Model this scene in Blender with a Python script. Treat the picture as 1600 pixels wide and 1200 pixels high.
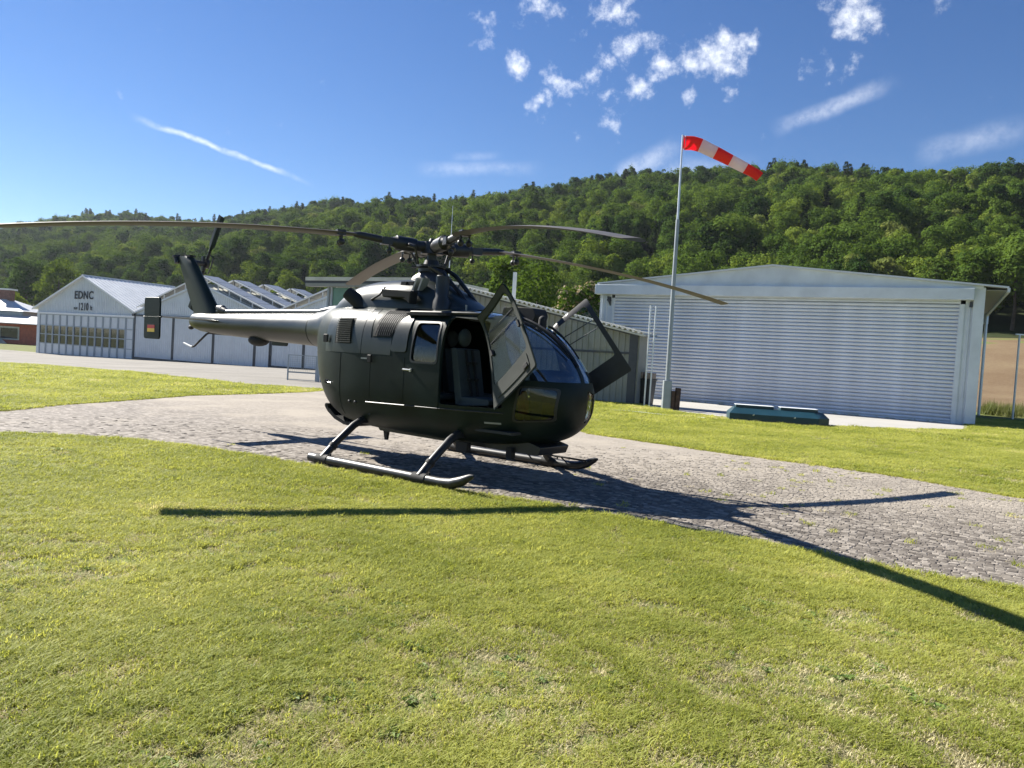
import bpy, bmesh, math, random
import numpy as np
from mathutils import Vector, Matrix

for o in list(bpy.data.objects): bpy.data.objects.remove(o)
SC = bpy.context.scene
COL = SC.collection
RAD = math.radians
rng = np.random.default_rng(7)
random.seed(7)

# ---------------------------------------------------------------- camera
CAM_Z, PITCH, ROLL = 1.5, RAD(-2.05), RAD(3.5)
fwd = Vector((0, math.cos(PITCH), math.sin(PITCH)))
up0 = Vector((0, -math.sin(PITCH), math.cos(PITCH)))
rt0 = Vector((1, 0, 0))
rt = rt0*math.cos(ROLL) + up0*math.sin(ROLL)
up = up0*math.cos(ROLL) - rt0*math.sin(ROLL)
cd = bpy.data.cameras.new('camera'); cam = bpy.data.objects.new('camera', cd); COL.objects.link(cam)
cd.sensor_width = 36; cd.lens = 27.0; cd.clip_start = .05; cd.clip_end = 6000
M = Matrix((rt, up, -fwd)).transposed().to_4x4(); M.translation = (0, 0, CAM_Z)
cam.matrix_world = M
SC.camera = cam

# ---------------------------------------------------------------- light
SUN_AZ, SUN_EL = RAD(145.5), RAD(37.0)          # azimuth counter-clockwise from +X
sv = Vector((math.cos(SUN_AZ)*math.cos(SUN_EL), math.sin(SUN_AZ)*math.cos(SUN_EL), math.sin(SUN_EL)))
sd = bpy.data.lights.new('sun', 'SUN'); sd.energy = 4.9; sd.angle = RAD(.55); sd.color = (1, .95, .86)
sun = bpy.data.objects.new('sun', sd); COL.objects.link(sun)
sun.rotation_euler = (-sv).to_track_quat('-Z', 'Y').to_euler()
SC.view_settings.view_transform = 'Standard'; SC.view_settings.look = 'None'
SC.view_settings.exposure = 1.36; SC.view_settings.gamma = 1
SC.cycles.max_bounces = 8; SC.cycles.transparent_max_bounces = 12
SC.cycles.use_denoising = True
SC.cycles.caustics_reflective = False; SC.cycles.caustics_refractive = False

SKY = 0.075
w = bpy.data.worlds.new('World'); SC.world = w; w.use_nodes = True
nt = w.node_tree; nt.nodes.clear()
def N(t, **k):
    n = nt.nodes.new(t)
    for a, b in k.items(): setattr(n, a, b)
    return n
L = lambda a, b: nt.links.new(a, b)
out = N('ShaderNodeOutputWorld'); bg = N('ShaderNodeBackground'); bg.inputs['Strength'].default_value = SKY
sky = N('ShaderNodeTexSky', sky_type='NISHITA', sun_disc=False)
sky.sun_elevation = SUN_EL; sky.sun_rotation = math.pi/2 - SUN_AZ
sky.altitude = 370; sky.air_density = 1.0; sky.dust_density = .0; sky.ozone_density = 3.5
tc = N('ShaderNodeTexCoord')
def pixdir(u, v):
    d = fwd + rt*((u-800)/1200) - up*((v-600)/1200)
    return d.normalized()
# fair-weather clouds: (u, v, radius in degrees, weight) read as directions; more of the same all round
BL = [(960,20,1.4,1),(985,70,1.5,1),(970,5,1.2,.9),(845,12,1.5,.9),(760,52,1.2,.7),(803,98,1.3,.9),(860,112,.7,.7),(845,160,1.0,.8),(880,145,1.5,.9),(925,125,1.2,.9),
      (950,100,1.0,.8),(945,150,1.0,.9),(1000,132,1.2,.9),(1035,110,1.3,1),(1075,100,1.6,1),(1120,85,1.9,1.1),(1160,68,1.3,1),(1075,150,.8,.7),(1135,142,.8,.7),(960,188,1.0,.8),
      (905,210,.7,.7),(1330,25,1.8,1),(1360,12,1.2,.8),(1290,105,1.1,.65),(1260,110,.8,.6),(1345,95,.9,.55),(1475,5,1.0,.6),(900,55,.9,.6),(930,8,.9,.7)]
blobs = [(pixdir(u, v), RAD(r), wt) for u, v, r, wt in BL]
rr = random.Random(3)
for k in range(34):
    az = RAD(rr.uniform(60, 300)) + math.pi/2; el = RAD(rr.uniform(14, 60))
    c = Vector((math.cos(az)*math.cos(el), math.sin(az)*math.cos(el), math.sin(el)))
    for j in range(2):
        blobs.append(((c+Vector((rr.gauss(0,.03), rr.gauss(0,.03), rr.gauss(0,.012)))).normalized(), RAD(rr.uniform(1.0, 2.6)), rr.uniform(.6, 1)))
warp = N('ShaderNodeTexNoise'); warp.inputs['Scale'].default_value = 26; warp.inputs['Detail'].default_value = 3
L(tc.outputs['Generated'], warp.inputs['Vector'])
wsub = N('ShaderNodeVectorMath', operation='SUBTRACT'); wsub.inputs[1].default_value = (.5, .5, .5); L(warp.outputs['Color'], wsub.inputs[0])
wsc = N('ShaderNodeVectorMath', operation='SCALE'); wsc.inputs['Scale'].default_value = .05; L(wsub.outputs[0], wsc.inputs[0])
wadd = N('ShaderNodeVectorMath', operation='ADD'); L(tc.outputs['Generated'], wadd.inputs[0]); L(wsc.outputs[0], wadd.inputs[1])
wsc2 = N('ShaderNodeVectorMath', operation='SCALE'); wsc2.inputs['Scale'].default_value = .012; L(wsub.outputs[0], wsc2.inputs[0])
wadd2 = N('ShaderNodeVectorMath', operation='ADD'); L(tc.outputs['Generated'], wadd2.inputs[0]); L(wsc2.outputs[0], wadd2.inputs[1])
acc = None
for c, r, wt in blobs:
    d = N('ShaderNodeVectorMath', operation='DISTANCE'); d.inputs[1].default_value = c; L(wadd.outputs[0], d.inputs[0])
    m = N('ShaderNodeMapRange', interpolation_type='SMOOTHSTEP'); L(d.outputs['Value'], m.inputs['Value'])
    m.inputs['From Min'].default_value = 0; m.inputs['From Max'].default_value = r*1.62; m.inputs['To Min'].default_value = wt; m.inputs['To Max'].default_value = 0
    if acc is None: acc = m.outputs[0]
    else:
        a = N('ShaderNodeMath', operation='MAXIMUM'); L(acc, a.inputs[0]); L(m.outputs[0], a.inputs[1]); acc = a.outputs[0]
cn = N('ShaderNodeTexNoise'); cn.inputs['Scale'].default_value = 44; cn.inputs['Detail'].default_value = 10; cn.inputs['Roughness'].default_value = .66
L(tc.outputs['Generated'], cn.inputs['Vector'])
cm = N('ShaderNodeMath', operation='MULTIPLY_ADD'); L(cn.outputs['Fac'], cm.inputs[0]); cm.inputs[1].default_value = 2.5; cm.inputs[2].default_value = -1.62
cs = N('ShaderNodeMath', operation='ADD'); L(cm.outputs[0], cs.inputs[0]); L(acc, cs.inputs[1])
cr = N('ShaderNodeMapRange', interpolation_type='SMOOTHSTEP'); L(cs.outputs[0], cr.inputs['Value'])
cr.inputs['From Min'].default_value = .0; cr.inputs['From Max'].default_value = 1.2; cr.inputs['To Max'].default_value = .93
# thin streaks of cirrus: stretched noise on the high layer
STR = [((195,176),(500,292),.17,.8),((640,265),(860,262),.45,.28),((1200,205),(1420,120),.5,.5),((955,280),(1075,225),.7,.45),((1420,245),(1640,190),.7,.3),((700,245),(790,245),.3,.18),((1010,268),(1200,262),.8,.25)]
sacc = None
for (a0, b0), (a1, b1), wd, st in STR:
    p, q = pixdir(a0, b0), pixdir(a1, b1); ax = (q-p); ln = ax.length; ax = ax/ln; nr = p.cross(q).normalized()
    dv = N('ShaderNodeVectorMath', operation='SUBTRACT'); L(wadd2.outputs[0], dv.inputs[0]); dv.inputs[1].default_value = p
    t = N('ShaderNodeVectorMath', operation='DOT_PRODUCT'); L(dv.outputs[0], t.inputs[0]); t.inputs[1].default_value = ax
    s = N('ShaderNodeVectorMath', operation='DOT_PRODUCT'); L(dv.outputs[0], s.inputs[0]); s.inputs[1].default_value = nr
    sa = N('ShaderNodeMath', operation='ABSOLUTE'); L(s.outputs['Value'], sa.inputs[0])
    mw = N('ShaderNodeMapRange', interpolation_type='SMOOTHSTEP'); L(sa.outputs[0], mw.inputs['Value']); mw.inputs['From Max'].default_value = RAD(wd)*1.6; mw.inputs['To Min'].default_value = st; mw.inputs['To Max'].default_value = 0
    m1 = N('ShaderNodeMapRange', interpolation_type='SMOOTHSTEP'); L(t.outputs['Value'], m1.inputs['Value']); m1.inputs['From Min'].default_value = 0; m1.inputs['From Max'].default_value = ln*.25
    m2 = N('ShaderNodeMapRange', interpolation_type='SMOOTHSTEP'); L(t.outputs['Value'], m2.inputs['Value']); m2.inputs['From Min'].default_value = ln*.6; m2.inputs['From Max'].default_value = ln; m2.inputs['To Min'].default_value = 1; m2.inputs['To Max'].default_value = 0
    x1 = N('ShaderNodeMath', operation='MULTIPLY'); L(mw.outputs[0], x1.inputs[0]); L(m1.outputs[0], x1.inputs[1])
    x2 = N('ShaderNodeMath', operation='MULTIPLY'); L(x1.outputs[0], x2.inputs[0]); L(m2.outputs[0], x2.inputs[1])
    if sacc is None: sacc = x2.outputs[0]
    else:
        a = N('ShaderNodeMath', operation='MAXIMUM'); L(sacc, a.inputs[0]); L(x2.outputs[0], a.inputs[1]); sacc = a.outputs[0]
sn = N('ShaderNodeMapRange'); L(cn.outputs['Fac'], sn.inputs['Value']); sn.inputs['From Min'].default_value = .25; sn.inputs['From Max'].default_value = .75
sm = N('ShaderNodeMath', operation='MULTIPLY'); L(sacc, sm.inputs[0]); L(sn.outputs[0], sm.inputs[1])
ct = N('ShaderNodeMath', operation='MAXIMUM'); L(cr.outputs[0], ct.inputs[0]); L(sm.outputs[0], ct.inputs[1])
mix = N('ShaderNodeMixRGB'); L(ct.outputs[0], mix.inputs['Fac']); hsv = N('ShaderNodeHueSaturation'); hsv.inputs['Saturation'].default_value = 1.2; hsv.inputs['Hue'].default_value = .51; hsv.inputs['Value'].default_value = .64; L(sky.outputs[0], hsv.inputs['Color']); L(hsv.outputs[0], mix.inputs['Color1']); mix.inputs['Color2'].default_value = (7.4, 7.6, 7.9, 1)
L(mix.outputs[0], bg.inputs['Color']); L(bg.outputs[0], out.inputs['Surface'])

# ---------------------------------------------------------------- helpers
def tag(o, label=None, cat=None, group=None, kind=None):
    if label: o['label'] = label
    if cat: o['category'] = cat
    if group: o['group'] = group
    if kind: o['kind'] = kind
    return o
def empty(name, loc=(0, 0, 0), rz=0, label=None, cat=None, group=None):
    o = bpy.data.objects.new(name, None); COL.objects.link(o); o.location = loc; o.rotation_euler = (0, 0, rz); o.empty_display_size = .1
    return tag(o, label, cat, group)

class MB:
    """collects shapes; build() links them as one mesh object"""
    def __init__(s): s.v = []; s.f = []
    def add(s, v, f):
        b = len(s.v); s.v += [tuple(map(float, q)) for q in v]; s.f += [tuple(i+b for i in q) for q in f]; return s
    def box(s, x0, x1, y0, y1, z0, z1, m=None):
        v = [(x0,y0,z0),(x1,y0,z0),(x1,y1,z0),(x0,y1,z0),(x0,y0,z1),(x1,y0,z1),(x1,y1,z1),(x0,y1,z1)]
        if m is not None: v = [m @ Vector(q) for q in v]
        return s.add(v, [(3,2,1,0),(4,5,6,7),(0,1,5,4),(1,2,6,5),(2,3,7,6),(3,0,4,7)])
    def cyl(s, p, q, r0, r1=None, n=12, caps=True):
        r1 = r0 if r1 is None else r1; p = Vector(p); q = Vector(q); d = (q-p).normalized()
        a = d.orthogonal().normalized(); b = d.cross(a); v = []
        for c, r in ((p, r0), (q, r1)):
            for k in range(n):
                t = 2*math.pi*k/n; v.append(c + a*(r*math.cos(t)) + b*(r*math.sin(t)))
        f = [(k, (k+1) % n, n+(k+1) % n, n+k) for k in range(n)]
        if caps: f += [tuple(range(n-1, -1, -1)), tuple(range(n, 2*n))]
        return s.add(v, f)
    def tube(s, pts, rs, n=10, caps=True, flat=None):
        pts = [Vector(p) for p in pts]; rs = rs if isinstance(rs, (list, tuple)) else [rs]*len(pts); v = []; ref = None
        for i, p in enumerate(pts):
            d = (pts[min(i+1, len(pts)-1)] - pts[max(i-1, 0)]).normalized()
            if ref is None: ref = d.orthogonal().normalized() if flat is None else Vector(flat)
            a = (ref - d*ref.dot(d)).normalized(); b = d.cross(a); ref = a
            for k in range(n):
                t = 2*math.pi*k/n; v.append(p + a*(rs[i]*math.cos(t)) + b*(rs[i]*math.sin(t)))
        f = [(i*n+k, i*n+(k+1) % n, (i+1)*n+(k+1) % n, (i+1)*n+k) for i in range(len(pts)-1) for k in range(n)]
        if caps: f += [tuple(range(n-1, -1, -1)), tuple(range((len(pts)-1)*n, len(pts)*n))]
        return s.add(v, f)
    def prism(s, poly, a, b, axis='y'):
        """poly of 2-D points pushed between a and b along axis"""
        n = len(poly)
        def P(q, h): return (q[0], h, q[1]) if axis == 'y' else ((h, q[0], q[1]) if axis == 'x' else (q[0], q[1], h))
        v = [P(q, a) for q in poly] + [P(q, b) for q in poly]
        return s.add(v, [tuple(range(n)), tuple(range(2*n-1, n-1, -1))] + [(i, n+i, n+(i+1) % n, (i+1) % n) for i in range(n)])
    def ball(s, c, r, n=10, m=6, sq=(1, 1, 1)):
        v = [(c[0], c[1], c[2]-r*sq[2])]
        for i in range(1, m):
            t = math.pi*i/m
            for k in range(n): v.append((c[0]+r*sq[0]*math.sin(t)*math.cos(2*math.pi*k/n), c[1]+r*sq[1]*math.sin(t)*math.sin(2*math.pi*k/n), c[2]-r*sq[2]*math.cos(t)))
        v.append((c[0], c[1], c[2]+r*sq[2])); f = [(0, 1+(k+1) % n, 1+k) for k in range(n)]
        f += [(1+i*n+k, 1+i*n+(k+1) % n, 1+(i+1)*n+(k+1) % n, 1+(i+1)*n+k) for i in range(m-2) for k in range(n)]
        e = len(v)-1; f += [(1+(m-2)*n+k, 1+(m-2)*n+(k+1) % n, e) for k in range(n)]
        return s.add(v, f)
    def mesh(s, name): 
        me = bpy.data.meshes.new(name); me.from_pydata(s.v, [], s.f); return me
    def build(s, name, mat=None, parent=None, smooth=None, fix=True, bevel=0):
        me = s.mesh(name)
        if fix:
            bm = bmesh.new(); bm.from_mesh(me); bmesh.ops.recalc_face_normals(bm, faces=bm.faces)
            if bevel: bmesh.ops.bevel(bm, geom=[e for e in bm.edges], offset=bevel, segments=1, affect='EDGES', clamp_overlap=True)
            bm.to_mesh(me); bm.free()
        return link(name, me, mat, parent, smooth)
def link(name, me, mat=None, parent=None, smooth=None):
    o = bpy.data.objects.new(name, me); COL.objects.link(o)
    if mat is not None:
        if not me.materials: me.materials.append(mat)
    if parent is not None: o.parent = parent
    if smooth is not None:
        me.polygons.foreach_set('use_smooth', [True]*len(me.polygons)); me.set_sharp_from_angle(angle=RAD(smooth))
    return o
def rounded(poly, r, n=4):
    out = []
    for i, p in enumerate(poly):
        p = Vector(p); a = Vector(poly[i-1]); b = Vector(poly[(i+1) % len(poly)])
        da = (a-p); db = (b-p); k = min(r, da.length*.45, db.length*.45); A = p+da.normalized()*k; B = p+db.normalized()*k
        for j in range(n+1):
            t = j/n; out.append(tuple(A*(1-t)**2 + p*2*t*(1-t) + B*t*t))
    return out

# ---------------------------------------------------------------- materials
def mat(name, col, rough=.5, metal=0., var=.12, scale=6., bump=0., bscale=40., spec=.5, col2=None, trans=0., coord='Object', detail=4):
    m = bpy.data.materials.new(name); m.use_nodes = True; t = m.node_tree; b = t.nodes['Principled BSDF']
    b.inputs['Roughness'].default_value = rough; b.inputs['Metallic'].default_value = metal; b.inputs['Specular IOR Level'].default_value = spec
    tcn = t.nodes.new('ShaderNodeTexCoord'); src = tcn.outputs['Object']
    if coord == 'World': src = t.nodes.new('ShaderNodeNewGeometry').outputs['Position']
    nz = t.nodes.new('ShaderNodeTexNoise'); nz.inputs['Scale'].default_value = scale; nz.inputs['Detail'].default_value = detail; t.links.new(src, nz.inputs['Vector'])
    rp = t.nodes.new('ShaderNodeValToRGB'); c = Vector(col)
    lo = c*(1-var); hi = Vector(col2) if col2 else c*(1+var)
    rp.color_ramp.elements[0].position = .3; rp.color_ramp.elements[1].position = .7
    rp.color_ramp.elements[0].color = (*lo, 1); rp.color_ramp.elements[1].color = (*hi, 1)
    t.links.new(nz.outputs['Fac'], rp.inputs['Fac']); t.links.new(rp.outputs[0], b.inputs['Base Color'])
    mr = t.nodes.new('ShaderNodeMapRange'); mr.inputs['To Min'].default_value = max(0, rough*.82); mr.inputs['To Max'].default_value = min(1, rough*1.2)
    t.links.new(nz.outputs['Fac'], mr.inputs['Value']); t.links.new(mr.outputs[0], b.inputs['Roughness'])
    if bump:
        n2 = t.nodes.new('ShaderNodeTexNoise'); n2.inputs['Scale'].default_value = bscale; n2.inputs['Detail'].default_value = 5; t.links.new(src, n2.inputs['Vector'])
        bp = t.nodes.new('ShaderNodeBump'); bp.inputs['Strength'].default_value = bump; bp.inputs['Distance'].default_value = .02
        t.links.new(n2.outputs['Fac'], bp.inputs['Height']); t.links.new(bp.outputs[0], b.inputs['Normal'])
    return m
def glassmat(name, tint, alpha, rough=.03, fm=1.3):
    """thin pane: clear glass tinted, with a glossy skin"""
    m = bpy.data.materials.new(name); m.use_nodes = True; t = m.node_tree; t.nodes.clear()
    o = t.nodes.new('ShaderNodeOutputMaterial'); tr = t.nodes.new('ShaderNodeBsdfTransparent'); tr.inputs[0].default_value = (*tint, 1)
    gl = t.nodes.new('ShaderNodeBsdfGlossy'); gl.inputs['Roughness'].default_value = rough; gl.inputs[0].default_value = (.95, .97, 1, 1)
    fr = t.nodes.new('ShaderNodeFresnel'); gb_ = t.nodes.new('ShaderNodeNewGeometry'); io = t.nodes.new('ShaderNodeMath'); io.operation = 'MULTIPLY_ADD'; io.inputs[1].default_value = -.8333; io.inputs[2].default_value = 1.5
    t.links.new(gb_.outputs['Backfacing'], io.inputs[0]); t.links.new(io.outputs[0], fr.inputs[0])
    ad = t.nodes.new('ShaderNodeMath'); ad.operation = 'MULTIPLY_ADD'; ad.inputs[1].default_value = fm; ad.inputs[2].default_value = alpha
    mx = t.nodes.new('ShaderNodeMixShader'); t.links.new(fr.outputs[0], ad.inputs[0]); t.links.new(ad.outputs[0], mx.inputs[0])
    t.links.new(tr.outputs[0], mx.inputs[1]); t.links.new(gl.outputs[0], mx.inputs[2]); t.links.new(mx.outputs[0], o.inputs[0])
    return m
def leafmat(name, c1, c2, transl=.45, wscale=.9, tint=None, trc=1.25, rough=.55, spec=.15):
    """leaves and grass: diffuse + light through the blade, hue shifting by piece and by place"""
    m = bpy.data.materials.new(name); m.use_nodes = True; t = m.node_tree; t.nodes.clear()
    o = t.nodes.new('ShaderNodeOutputMaterial'); oi = t.nodes.new('ShaderNodeObjectInfo'); g = t.nodes.new('ShaderNodeNewGeometry')
    nz = t.nodes.new('ShaderNodeTexNoise'); nz.inputs['Scale'].default_value = wscale; nz.inputs['Detail'].default_value = 4; t.links.new(g.outputs['Position'], nz.inputs['Vector'])
    a = t.nodes.new('ShaderNodeMath'); a.operation = 'MULTIPLY_ADD'; a.inputs[1].default_value = .5; t.links.new(oi.outputs['Random'], a.inputs[0])
    s = t.nodes.new('ShaderNodeMapRange'); s.inputs['From Min'].default_value = .3; s.inputs['From Max'].default_value = .7; s.inputs['To Max'].default_value = .6; s.inputs['To Min'].default_value = -.1
    t.links.new(nz.outputs['Fac'], s.inputs['Value']); t.links.new(s.outputs[0], a.inputs[2])
    rp = t.nodes.new('ShaderNodeValToRGB'); rp.color_ramp.elements[0].color = (*c1, 1); rp.color_ramp.elements[1].color = (*c2, 1)
    if tint: 
        e = rp.color_ramp.elements.new(.94); e.color = (*c2, 1); rp.color_ramp.elements[2].color = (*tint, 1)
    t.links.new(a.outputs[0], rp.inputs['Fac'])
    d = t.nodes.new('ShaderNodeBsdfPrincipled'); d.inputs['Roughness'].default_value = rough; d.inputs['Specular IOR Level'].default_value = spec; t.links.new(rp.outputs[0], d.inputs['Base Color'])
    tr = t.nodes.new('ShaderNodeBsdfTranslucent'); hs = t.nodes.new('ShaderNodeHueSaturation'); hs.inputs['Value'].default_value = trc; hs.inputs['Saturation'].default_value = 1.12; hs.inputs['Hue'].default_value = .487
    t.links.new(rp.outputs[0], hs.inputs['Color']); t.links.new(hs.outputs[0], tr.inputs[0])
    mx = t.nodes.new('ShaderNodeMixShader'); mx.inputs[0].default_value = transl
    t.links.new(d.outputs[0], mx.inputs[1]); t.links.new(tr.outputs[0], mx.inputs[2]); t.links.new(mx.outputs[0], o.inputs[0])
    return m

MT = {}
MT['olive'] = mat('olive_paint', (.0085, .0155, .0125), .46, var=.35, scale=2.2, bump=.08, bscale=6, spec=.19)
MT['olive2'] = mat('olive_paint_panel', (.0108, .0165, .0140), .36, var=.2, scale=3, bump=.08, bscale=7, spec=.5)
MT['black'] = mat('black_paint', (.016, .017, .019), .42, var=.3, scale=8)
MT['rubber'] = mat('matt_black', (.012, .012, .013), .75, var=.3, scale=12)
MT['steel'] = mat('dark_steel', (.05, .05, .053), .45, metal=.6, var=.3, scale=20)
MT['bright'] = mat('bright_metal', (.62, .62, .62), .3, metal=.9, var=.1)
MT['blade'] = mat('blade_paint', (.085, .076, .066), .55, var=.22, scale=3)
MT['trim'] = mat('door_trim_grey', (.052, .056, .052), .7, var=.15, spec=.2)
MT['seat'] = mat('seat_fabric', (.042, .056, .060), .85, var=.15, scale=9, bump=.1)
MT['belt'] = mat('black_webbing', (.012, .012, .012), .8)
MT['cabin'] = mat('cabin_lining', (.03, .031, .03), .8)
MT['panel_dark'] = mat('panel_black', (.02, .02, .022), .6)
MT['orange'] = mat('orange_cloth', (.55, .10, .05), .8, var=.3, scale=14, bump=.4, bscale=30)
MT['canopy'] = glassmat('canopy_glass', (.50, .58, .64), .07)
MT['sideglass'] = glassmat('side_glass', (.45, .48, .50), .02, fm=.7)
MT['clear'] = glassmat('clear_glass', (.93, .95, .95), .0, fm=.4)
MT['placard'] = mat('pale_placard', (.26, .27, .26), .6)
MT['red'] = mat('flag_red', (.5, .03, .03), .5); MT['gold'] = mat('flag_gold', (.75, .5, .06), .5); MT['fblack'] = mat('flag_black', (.01, .01, .01), .5)
MT['hangar'] = mat('hangar_sheet', (.66, .70, .72), .5, var=.1, scale=1.5)
MT['hangar_l'] = mat('hangar_old_sheet', (.58, .63, .66), .5, var=.08, scale=.8)
MT['trimgrey'] = mat('frame_grey', (.30, .35, .39), .5, var=.08)
MT['doorgrey'] = mat('door_sheet_grey', (.55, .59, .63), .45, var=.06, scale=1.2)
MT['roofsheet'] = mat('roof_sheet', (.64, .66, .67), .42, var=.06, scale=.8)
MT['galv'] = mat('galvanised_slat', (.68, .71, .765), .40, metal=.1, var=.12, scale=1.2)
MT['white'] = mat('white_paint', (.72, .74, .75), .45, var=.05)
MT['cream'] = mat('weathered_cream', (.56, .55, .47), .6, var=.12, scale=2)
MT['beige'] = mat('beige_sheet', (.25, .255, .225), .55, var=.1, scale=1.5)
MT['darkframe'] = mat('dark_frame', (.05, .055, .065), .5)
MT['solar'] = mat('solar_cells_glare', (.16, .18, .21), .4, var=.2)  # cells greyed, sky glare put into their colour
MT['wglass'] = mat('window_glass', (.02, .025, .03), .05, var=.3, scale=.5, spec=.8)
MT['letter'] = mat('letter_black', (.012, .014, .025), .5)
MT['brick'] = mat('red_wall', (.42, .125, .075), .8, var=.2, scale=2.5)
MT['brickd'] = mat('old_brick', (.20, .11, .09), .85, var=.3, scale=3)
MT['wroof'] = mat('white_roof', (.52, .53, .54), .5, var=.05)
MT['post'] = mat('grey_post', (.30, .33, .35), .45, metal=.3, var=.08)
MT['alu'] = mat('aluminium_tube', (.66, .68, .70), .35, metal=.5, var=.06)
MT['teal'] = mat('dark_teal_paint', (.008, .042, .058), .42, var=.15, scale=3)
MT['rust'] = mat('rusty_wood', (.06, .035, .022), .85, var=.45, scale=12, bump=.3)
MT['bin'] = mat('bin_plastic', (.014, .016, .018), .5)
MT['gwood'] = mat('grey_wood', (.28, .22, .17), .8, var=.3, scale=10)
MT['greenglass'] = mat('green_panel', (.10, .21, .16), .25, var=.15, scale=2)
MT['hose'] = mat('pale_hose', (.6, .62, .62), .5)
MT['bark'] = mat('bark', (.075, .06, .045), .9, var=.3, scale=4, bump=.4)

# ================================================================ terrain
def sstep(a, b, x): 
    t = np.clip((x-a)/(b-a), 0, 1); return t*t*(3-2*t)
def hill_d(X, Y): return (X-95)*.51 + (Y-150)*.86
def gz(X, Y):
    X = np.asarray(X, float); Y = np.asarray(Y, float)
    s = -.45*X + .89*Y
    base = -.0215*np.clip(s-32, 0, 66)
    d = hill_d(X, Y)
    rise = 12.0*sstep(-112, 4, d)
    hill = 84*np.clip(d/262, 0, 1)**.93 - 0*d
    hill = hill - 10*sstep(250, 420, d)
    und = 4.0*np.sin(X*.013+1.1)*sstep(10, 160, d) + 3.0*np.sin(X*.031+Y*.011)*sstep(60, 200, d)
    return base + rise + hill + und
def g1(x, y): return float(gz(x, y))

def spread(poly, step, jit):
    out = []
    for i, p in enumerate(poly):
        p = np.array(p, float); q = np.array(poly[(i+1) % len(poly)], float); d = np.linalg.norm(q-p); n = max(1, int(d/step))
        for k in range(n):
            w_ = p + (q-p)*k/n
            out.append(w_ + (rng.normal(0, jit, 2) if d/n < 1.2 and jit else 0))
    return [tuple(a) for a in out]
def sheet(name, poly, dz, mat_, grid=4., parent=None):
    bm = bmesh.new(); vs = [bm.verts.new((p[0], p[1], 0)) for p in poly]
    es = [bm.edges.new((vs[i], vs[(i+1) % len(vs)])) for i in range(len(vs))]
    bmesh.ops.triangle_fill(bm, edges=es, use_beauty=True, use_dissolve=False)
    xs = [p[0] for p in poly]; ys = [p[1] for p in poly]
    for ax, lo, hi in ((0, min(xs), max(xs)), (1, min(ys), max(ys))):
        k = math.floor(lo/grid)*grid+grid
        while k < hi:
            co = (k, 0, 0) if ax == 0 else (0, k, 0); no = (1, 0, 0) if ax == 0 else (0, 1, 0)
            bmesh.ops.bisect_plane(bm, geom=bm.verts[:]+bm.edges[:]+bm.faces[:], plane_co=co, plane_no=no); k += grid
    for v in bm.verts: v.co.z = g1(v.co.x, v.co.y) + dz
    bmesh.ops.recalc_face_normals(bm, faces=bm.faces)
    for f in bm.faces:
        if f.normal.z < 0: f.normal_flip()
    me = bpy.data.meshes.new(name); bm.to_mesh(me); bm.free()
    return link(name, me, mat_, parent)
def inpoly(P, poly):
    P = np.asarray(P); x, y = P[:, 0], P[:, 1]; r = np.zeros(len(P), bool); n = len(poly); j = n-1
    for i in range(n):
        xi, yi = poly[i]; xj, yj = poly[j]
        c = ((yi > y) != (yj > y)) & (x < (xj-xi)*(y-yi)/(yj-yi+1e-12)+xi); r ^= c; j = i
    return r

def groundmat(name, stops, scale, fine, fscale, rough=.95, bump=.3, bscale=60):
    m = bpy.data.materials.new(name); m.use_nodes = True; t = m.node_tree; b = t.nodes['Principled BSDF']; b.inputs['Roughness'].default_value = rough; b.inputs['Specular IOR Level'].default_value = .15
    g = t.nodes.new('ShaderNodeNewGeometry').outputs['Position']
    n1 = t.nodes.new('ShaderNodeTexNoise'); n1.inputs['Scale'].default_value = scale; n1.inputs['Detail'].default_value = 6; n1.inputs['Roughness'].default_value = .6; t.links.new(g, n1.inputs['Vector'])
    n2 = t.nodes.new('ShaderNodeTexNoise'); n2.inputs['Scale'].default_value = fscale; n2.inputs['Detail'].default_value = 4; t.links.new(g, n2.inputs['Vector'])
    ad = t.nodes.new('ShaderNodeMath'); ad.operation = 'MULTIPLY_ADD'; t.links.new(n2.outputs['Fac'], ad.inputs[0]); ad.inputs[1].default_value = fine; t.links.new(n1.outputs['Fac'], ad.inputs[2])
    sb = t.nodes.new('ShaderNodeMath'); sb.operation = 'SUBTRACT'; t.links.new(ad.outputs[0], sb.inputs[0]); sb.inputs[1].default_value = fine*.5
    rp = t.nodes.new('ShaderNodeValToRGB'); el = rp.color_ramp.elements
    el[0].position = stops[0][0]; el[0].color = (*stops[0][1], 1); el[1].position = stops[-1][0]; el[1].color = (*stops[-1][1], 1)
    for p, c in stops[1:-1]: e = el.new(p); e.color = (*c, 1)
    t.links.new(sb.outputs[0], rp.inputs['Fac']); t.links.new(rp.outputs[0], b.inputs['Base Color'])
    n3 = t.nodes.new('ShaderNodeTexNoise'); n3.inputs['Scale'].default_value = bscale; n3.inputs['Detail'].default_value = 4; t.links.new(g, n3.inputs['Vector'])
    bp = t.nodes.new('ShaderNodeBump'); bp.inputs['Strength'].default_value = bump; bp.inputs['Distance'].default_value = .03; t.links.new(n3.outputs['Fac'], bp.inputs['Height']); t.links.new(bp.outputs[0], b.inputs['Normal'])
    return m
MT['lawn'] = groundmat('lawn_soil', [(.25, (.12, .10, .055)), (.42, (.14, .135, .055)), (.55, (.14, .165, .045)), (.75, (.16, .20, .05))], .55, .5, 14, bump=.6)
MT['meadow'] = groundmat('meadow', [(.3, (.20, .175, .095)), (.5, (.17, .165, .07)), (.7, (.11, .135, .04))], .06, .3, 2.)
MT['plough'] = groundmat('brown_field', [(.3, (.135, .09, .05)), (.5, (.17, .12, .07)), (.7, (.20, .15, .085))], .08, .6, 3.)
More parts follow.
